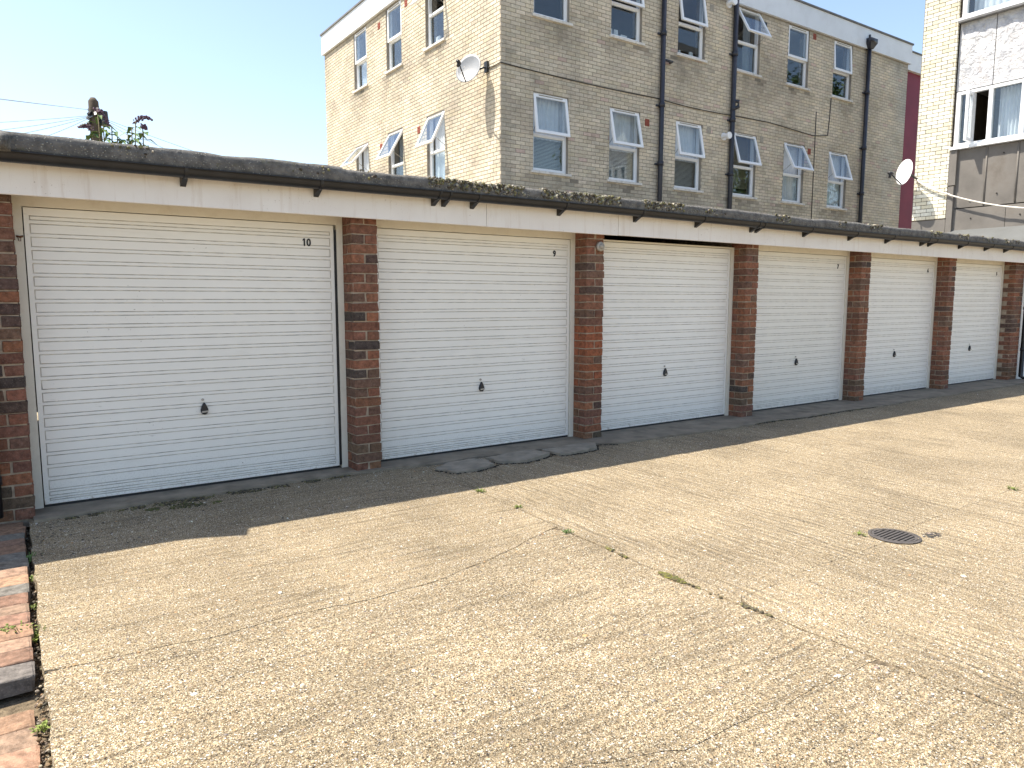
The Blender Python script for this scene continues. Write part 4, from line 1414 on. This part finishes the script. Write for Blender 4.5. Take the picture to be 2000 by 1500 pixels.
def buddleia(base, stems, label):
    root = thing('buddleia', base, label, 'shrub', 'buddleia shrubs behind the roof')
    st, lf = MB(), MB()
    for tip_, flower in stems:
        a = Vector(base); t = Vector(tip_)
        mid = a.lerp(t, .55)+Vector((rnd.random()-.5, rnd.random()-.5, .2))*.15
        pts = [a, a.lerp(mid, .5), mid, mid.lerp(t, .6), t]
        st.tube(pts, [.018,.015,.012,.009,.006], 6)
        for k in range(22):
            u = .5+.5*k/22
            p = mid.lerp(t, (u-.55)/.45) if u > .55 else a.lerp(mid, u/.55)
            for s in (1, -1):
                an = k*1.57+rnd.random()*.5
                d = Vector((cos(an)*s, sin(an)*s, .25+rnd.random()*.2))
                leaf(lf, p, d, .16+rnd.random()*.14, .055+rnd.random()*.03, 1.1)
        if flower:
            dx, dz, L = flower
            fl = MB()
            q = [t+Vector((dx*L*s, 0, dz*L*s-(s**2)*L*.55)) for s in [i/10 for i in range(11)]]
            for i, p in enumerate(q):
                r = .030*(1-i/11)+.006
                for _ in range(9):
                    fl.ico((p.x+(rnd.random()-.5)*r*2, p.y+(rnd.random()-.5)*r*2, p.z+(rnd.random()-.5)*r*2), .007+rnd.random()*.008, (1,1,1), 0, .4)
            fl.tube(q, .004, 5)
            fl.build('flower_spike', 'flower', root)
    st.build('stem', 'stem', root, True); lf.build('foliage', 'leaf', root)
buddleia((-1.20,5.6,-.1), [((-1.31,5.5,3.74),(.55,-.25,.22)),((-1.16,5.5,3.56),None),((-1.40,5.5,3.50),(-.75,.55,.16)),((-1.26,5.45,3.60),None),((-1.10,5.5,3.46),None)], 'buddleia with hanging purple flower in front of the telegraph pole')
buddleia((-.98,5.6,-.1), [((-.88,5.5,3.66),(.75,.72,.26)),((-.80,5.5,3.60),(.4,.3,.10)),((-.98,5.5,3.48),None),((-.93,5.5,3.56),None)], 'buddleia with curved purple flower spike right of the telegraph pole')

def tuft(name, loc, n, L, spread, label, mat='leaf_pale', w=.012, group='small weeds', cat='weed'):
    m = MB()
    for i in range(n):
        an = rnd.random()*6.283; r = spread*rnd.random()
        p = Vector(loc)+Vector((cos(an)*r*.5, sin(an)*r*.5, 0))
        d = Vector((cos(an)*(.3+rnd.random()), sin(an)*(.3+rnd.random()), .5+rnd.random()))
        leaf(m, p, d, L*(.5+rnd.random()*.7), w*(.7+rnd.random()*.7), .8)
    for i in range(max(2, n//8)):
        an = rnd.random()*6.283
        m.tube([Vector(loc)-Vector((0,0,.01)), Vector(loc)+Vector((cos(an)*spread*.4, sin(an)*spread*.4, L*.7))], .0015, 4)
    return tag(m.build(name, mat, None, origin=loc), label, cat, group)
# on the roof edge
tuft('weed', (-.70,4.2,2.31), 60, .92, .25, 'feathery green weed on the roof just left of the apartment block', 'leaf', .03)
tuft('weed', (-.58,4.2,2.31), 40, .85, .2, 'small pale weed on the roof, second right of the buddleia', 'leaf_pale', .03)
tuft('weed', (.86,.4,2.31), 70, .14, .09, 'yellow-green weed on the roof below the third sunlit window', 'leaf_pale', .02)
tuft('weed', (1.13,.4,2.31), 110, .16, .26, 'wide spreading weed on the roof left of the building corner', 'leaf_pale', .02)
tuft('weed', (1.71,.4,2.31), 80, .10, .10, 'low bright green cushion plant on the roof below the shaded wall', 'leaf_pale', .02)

# ================================================================== YARD DETAILS
# drain gully
DX, DY, DR = 1.745, -3.228, .120
drain = thing('drain_grate', (DX, DY, 0), 'round cast iron drain grate with slots set in the concrete', 'drain')
m = MB(); N = 40
for (r0, r1, z) in ((DR-.012, DR, .0088),):
    for j in range(N):
        t0, t1 = 2*pi*j/N, 2*pi*(j+1)/N
        P = lambda r, t, zz: (DX+r*cos(t), DY+r*sin(t), zz)
        m.quad(P(r0,t0,z), P(r1,t0,z), P(r1,t1,z), P(r0,t1,z))
        m.quad(P(r1,t0,z), P(r1+.006,t0,-.02), P(r1+.006,t1,-.02), P(r1,t1,z))
        m.quad(P(r0,t0,-.02), P(r0,t0,z), P(r0,t1,z), P(r0,t1,-.02))
m.build('rim', 'iron', drain)
m = MB()
for j in range(N):
    t0, t1 = 2*pi*j/N, 2*pi*(j+1)/N
    P = lambda r, t, zz: (DX+r*cos(t), DY+r*sin(t), zz)
    m.quad(P(DR+.004,t0,.0085), P(DR+.020,t0,.0065), P(DR+.020,t1,.0065), P(DR+.004,t1,.0085))
m.build('outer_ring', 'iron', drain)
m = MB(); m.tube([(DX,DY,.0025),(DX,DY,.0045)], DR-.012, 32); m.build('slot_shade_disc', 'void', drain)  # black disc paints the shade below the bars, no pit is cut
ang = radians(3)
for i in range(-4, 5):
    o = i*.0235
    hl = sqrt(max(0, (DR-.014)**2-o*o))
    u = Vector((cos(ang), sin(ang), 0)); v = Vector((-sin(ang), cos(ang), 0))
    c = Vector((DX, DY, 0))+v*o
    m = MB(); pts = []
    for z in (.0050, .0078):
        for su, sv in ((-1,-1),(1,-1),(1,1),(-1,1)):
            p = c+u*(hl*su)+v*(.0062*sv); pts.append((p.x, p.y, z))
    m.hexa(pts); m.build('bar', 'iron', drain)

m = MB(); tint = []
for i in range(60):
    a = rnd.random()*6.28; q = rnd.random()**.6*.07
    n0 = len(m.v); m.ico((1.95+cos(a)*q, -3.34+sin(a)*q*.6, .0005), .003+rnd.random()*.006, (1.3,1,.35), rnd.random()*6, .5)
    tint += [vary((.05,.045,.04), .4)]*(len(m.v)-n0)
tag(m.build('crumbled_grit', 'pebble', yard, tint=tint), kind='stuff')
# weeds and moss in the joints
W = [((.283,-1.03,0),26,.05,.06,'leafy weed where the yard joint meets the roof shadow'),
     ((.285,-1.52,0),20,.035,.04,'small bright weed in the yard joint just out of the shadow'),
     ((.228,-2.10,0),26,.026,.06,'dark weed in the yard joint beside the cross crack'),
     ((1.60,-3.10,.004),24,.03,.05,'little weed at the left rim of the drain grate'),
     ((3.50,-3.16,.002),24,.05,.06,'yellowish weed in the crack at the right edge of the picture'),
     ((-2.397,-.80,-.02),46,.055,.08,'shaded weed in the gap beside the brick path near the garages'),
     ((-2.397,-1.13,-.02),26,.035,.06,'small pale weed in the path gap just beyond the shadow'),
     ((-2.40,-1.86,-.03),70,.062,.10,'largest bright weed in the gap between brick path and concrete'),
     ((-2.46,-1.80,.004),22,.035,.12,'flat creeping weed lying on the brick path'),
     ((-2.40,-2.62,-.04),26,.035,.05,'nearest small weed in the gap beside the sunken paving bricks'),
     ((-2.40,-1.50,-.03),20,.03,.05,'tiny weed in the path gap beyond the largest weed')]
for loc, n, L, sp, lab in W:
    tuft('weed', loc, n, L, sp, lab, 'leaf' if 'dark' in lab or 'shaded' in lab else 'leaf_pale', .011)
def moss_line(p0, p1, n, wid, label, pal):
    m = MB(); tint = []
    a, b_ = Vector(p0), Vector(p1)
    for i in range(n):
        t = rnd.random(); p = a.lerp(b_, t)
        if mn.noise((p.x*9, p.y*9, 3)) < -.05: continue
        w = wid*(1-abs(2*t-1)**3)
        r = .003+rnd.random()*.006
        n0 = len(m.v)
        m.ico((p.x+(rnd.random()-.5)*w, p.y+(rnd.random()-.5)*w, .001+rnd.random()*.004), r, (1.2,1.2,.7), rnd.random()*6, .5)
        tint += [vary(rnd.choice(pal), .3)]*(len(m.v)-n0)
    return tag(m.build('moss', 'pebble', None, tint=tint), label, 'moss', kind='stuff')
MP = [(.17,.155,.035),(.13,.125,.03),(.09,.09,.03),(.10,.08,.04)]
DP = [(.12,.10,.05),(.07,.06,.04),(.16,.14,.06)]
moss_line((.238,-2.42,0), (.215,-2.62,0), 110, .022, 'dark moss strip in the yard joint', MP+DP)
moss_line((.206,-2.86,0), (.212,-3.02,0), 230, .04, 'bright moss patch in the yard joint', MP)
moss_line((.212,-3.04,0), (.235,-3.50,0), 90, .03, 'dirt and moss in the yard joint beyond the bright patch', DP)
moss_line((-2.3,-.13,0), (-.3,-.06,0), 1200, .09, 'dirt and moss along the apron edge before door 10', DP+[(.06,.05,.035)])
moss_line((-1.75,-.20,0), (-1.3,-.26,0), 260, .12, 'moss patch on the shaded concrete before door 10', [(.10,.10,.03),(.07,.065,.03)])
moss_line((4.3,-.36,0), (6.3,-.40,0), 500, .06, 'dirt along the broken apron edge before door 7', DP)

CR = [(.035,.03,.022),(.05,.042,.03),(.02,.017,.013)]  # near-black grains stand in for the shade inside open cracks
def crack_line(pts, label, wid=.012):
    m = MB(); tint = []
    p = jag(pts, .012, .006, len(pts))
    for x, y_ in p:
        for _ in range(rnd.choice((0, 1, 1, 2))):
            n0 = len(m.v)
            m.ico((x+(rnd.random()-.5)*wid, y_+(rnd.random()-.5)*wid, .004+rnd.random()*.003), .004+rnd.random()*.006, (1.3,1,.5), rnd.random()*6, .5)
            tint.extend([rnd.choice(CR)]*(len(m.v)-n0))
    return tag(m.build('crack_shade', 'pebble', None, tint=tint), label, 'dirt', kind='stuff')
crack_line([(.32,-.29),(.40,-.485),(.60,-.52),(.80,-.45),(.85,-.42)], 'painted black crack shade round the front of the leftmost broken mortar piece')
crack_line([(.845,-.22),(.885,-.41),(1.10,-.49),(1.30,-.44),(1.44,-.38)], 'painted black crack shade round the front of the middle broken mortar piece', .02)
crack_line([(1.45,-.22),(1.49,-.435),(1.72,-.46),(1.94,-.415),(2.07,-.25),(2.25,-.33)], 'painted black crack shade round the front of the rightmost broken mortar piece')
crack_line([(4.25,-.36),(4.7,-.35),(5.2,-.42),(6.0,-.38),(6.6,-.41)], 'painted black crack shade in the broken apron edge before door 7')
# loose grit in the gap by the path
m = MB(); tint = []
for i in range(1500):
    yy = -4.2*rnd.random()-.1
    r = .0025+rnd.random()**3*.008
    n0 = len(m.v)
    m.ico((-2.398+(rnd.random()-.5)*.035, yy, -.062+rnd.random()*.03), r, (1.1,.9,.7), rnd.random()*6, .4)
    tint += [vary(rnd.choice([(.22,.18,.13),(.12,.09,.06),(.07,.055,.04),(.06,.05,.035),(.3,.26,.2),(.20,.13,.07)]), .3)]*(len(m.v)-n0)
tag(m.build('gap_grit', 'pebble', None, tint=tint), kind='stuff')

# pebbles of the worn aggregate standing proud of the concrete
m = MB(); tint = []
PB = [(.52,.44,.31),(.44,.33,.20),(.62,.55,.43),(.34,.24,.15),(.24,.19,.15),(.40,.24,.12),(.70,.67,.60),(.16,.14,.13),(.46,.37,.24)]
cnt = 0
while cnt < 9000:
    t = rnd.random()
    yy = -1.05-3.75*t**.75
    xx = -2.34+rnd.random()*(2.6+4.5*rnd.random())
    if abs(xx-.24) < .015 or (xx-DX)**2+(yy-DY)**2 < .19**2: continue
    r = .003+.005*rnd.random()**2.2
    if rnd.random() < .012: r = .008+rnd.random()*.006
    n0 = len(m.v)
    m.ico((xx, yy, -.0015-(.002 if xx < .24 and yy < -2.3 else 0)), r, (1.15,.85,.55), rnd.random()*6.3, .35)
    tint += [vary(rnd.choice(PB), .18)]*(len(m.v)-n0)
    cnt += 1
tag(m.build('embedded_pebbles', 'pebble', yard, True, tint=tint), kind='stuff')
# grit in the shade before the doors
m = MB(); tint = []
for i in range(1600):
    xx = -2.35+13.5*rnd.random()**1.6; yy = -.05-.85*rnd.random()
    if .3 < xx < 2.1 and yy > -.5: continue
    n0 = len(m.v)
    m.ico((xx, yy, .001), .002+.006*rnd.random()**2.5, (1.2,.9,.6), rnd.random()*6, .4)
    tint += [vary(rnd.choice(PB+[(.1,.08,.06)]*4), .25)]*(len(m.v)-n0)
tag(m.build('loose_grit', 'pebble', yard, True, tint=tint), kind='stuff')

# ================================================================== TREES across the road (seen mirrored in the windows)
def big_tree(x, y, h, r, label, seed):
    rr = random.Random(seed)
    root = thing('tree', (x, y, -.12), label, 'tree', 'trees beyond the yard')
    t = MB()
    t.tube([(x,y,-.12),(x+.1,y,h*.25),(x,y+.2,h*.5),(x+.1,y,h*.75)], [.4,.32,.24,.08], 10)
    clumps = []
    for i in range(26):
        a = rr.random()*6.283; u = rr.random()
        rad = r*(.35+.65*rr.random())*sin(pi*(.15+.8*u))
        c = Vector((x+rad*cos(a), y+rad*sin(a), h*(.28+.66*u)))
        clumps.append((c, r*(.22+.2*rr.random())))
        t.tube([(x, y, h*(.2+.45*u)), tuple(Vector((x, y, h*(.25+.5*u))).lerp(c, .6)), tuple(c)], [.11,.07,.03], 6)
    t.build('trunk', 'stem', root, True)
    f = MB()
    for c, cr in clumps:
        for k in range(330):
            d = Vector((rr.gauss(0,1), rr.gauss(0,1), rr.gauss(0,1))).normalized()*cr*(.5+.6*rr.random())
            p = c+d
            q = Vector((rr.gauss(0,1), rr.gauss(0,1), rr.gauss(0,.6))).normalized()
            leaf(f, p, q, .22+.18*rr.random(), .17, .5)
    f.build('crown', 'leaf', root)
for i, (x, y, h, r, lab) in enumerate([(38,-10,15.5,5,'tall broad tree, nearest the right-hand building across the road'),(45,-19,17,6,'tallest spreading tree across the road'),(31,-21,12,4.5,'middle round tree across the road'),(22,-25,9,4,'lower leafy tree opposite the garage row'),(9,-27,8,4,'leftmost leafy tree opposite the garages')]):
    big_tree(x, y, h, r, lab, 70+i)
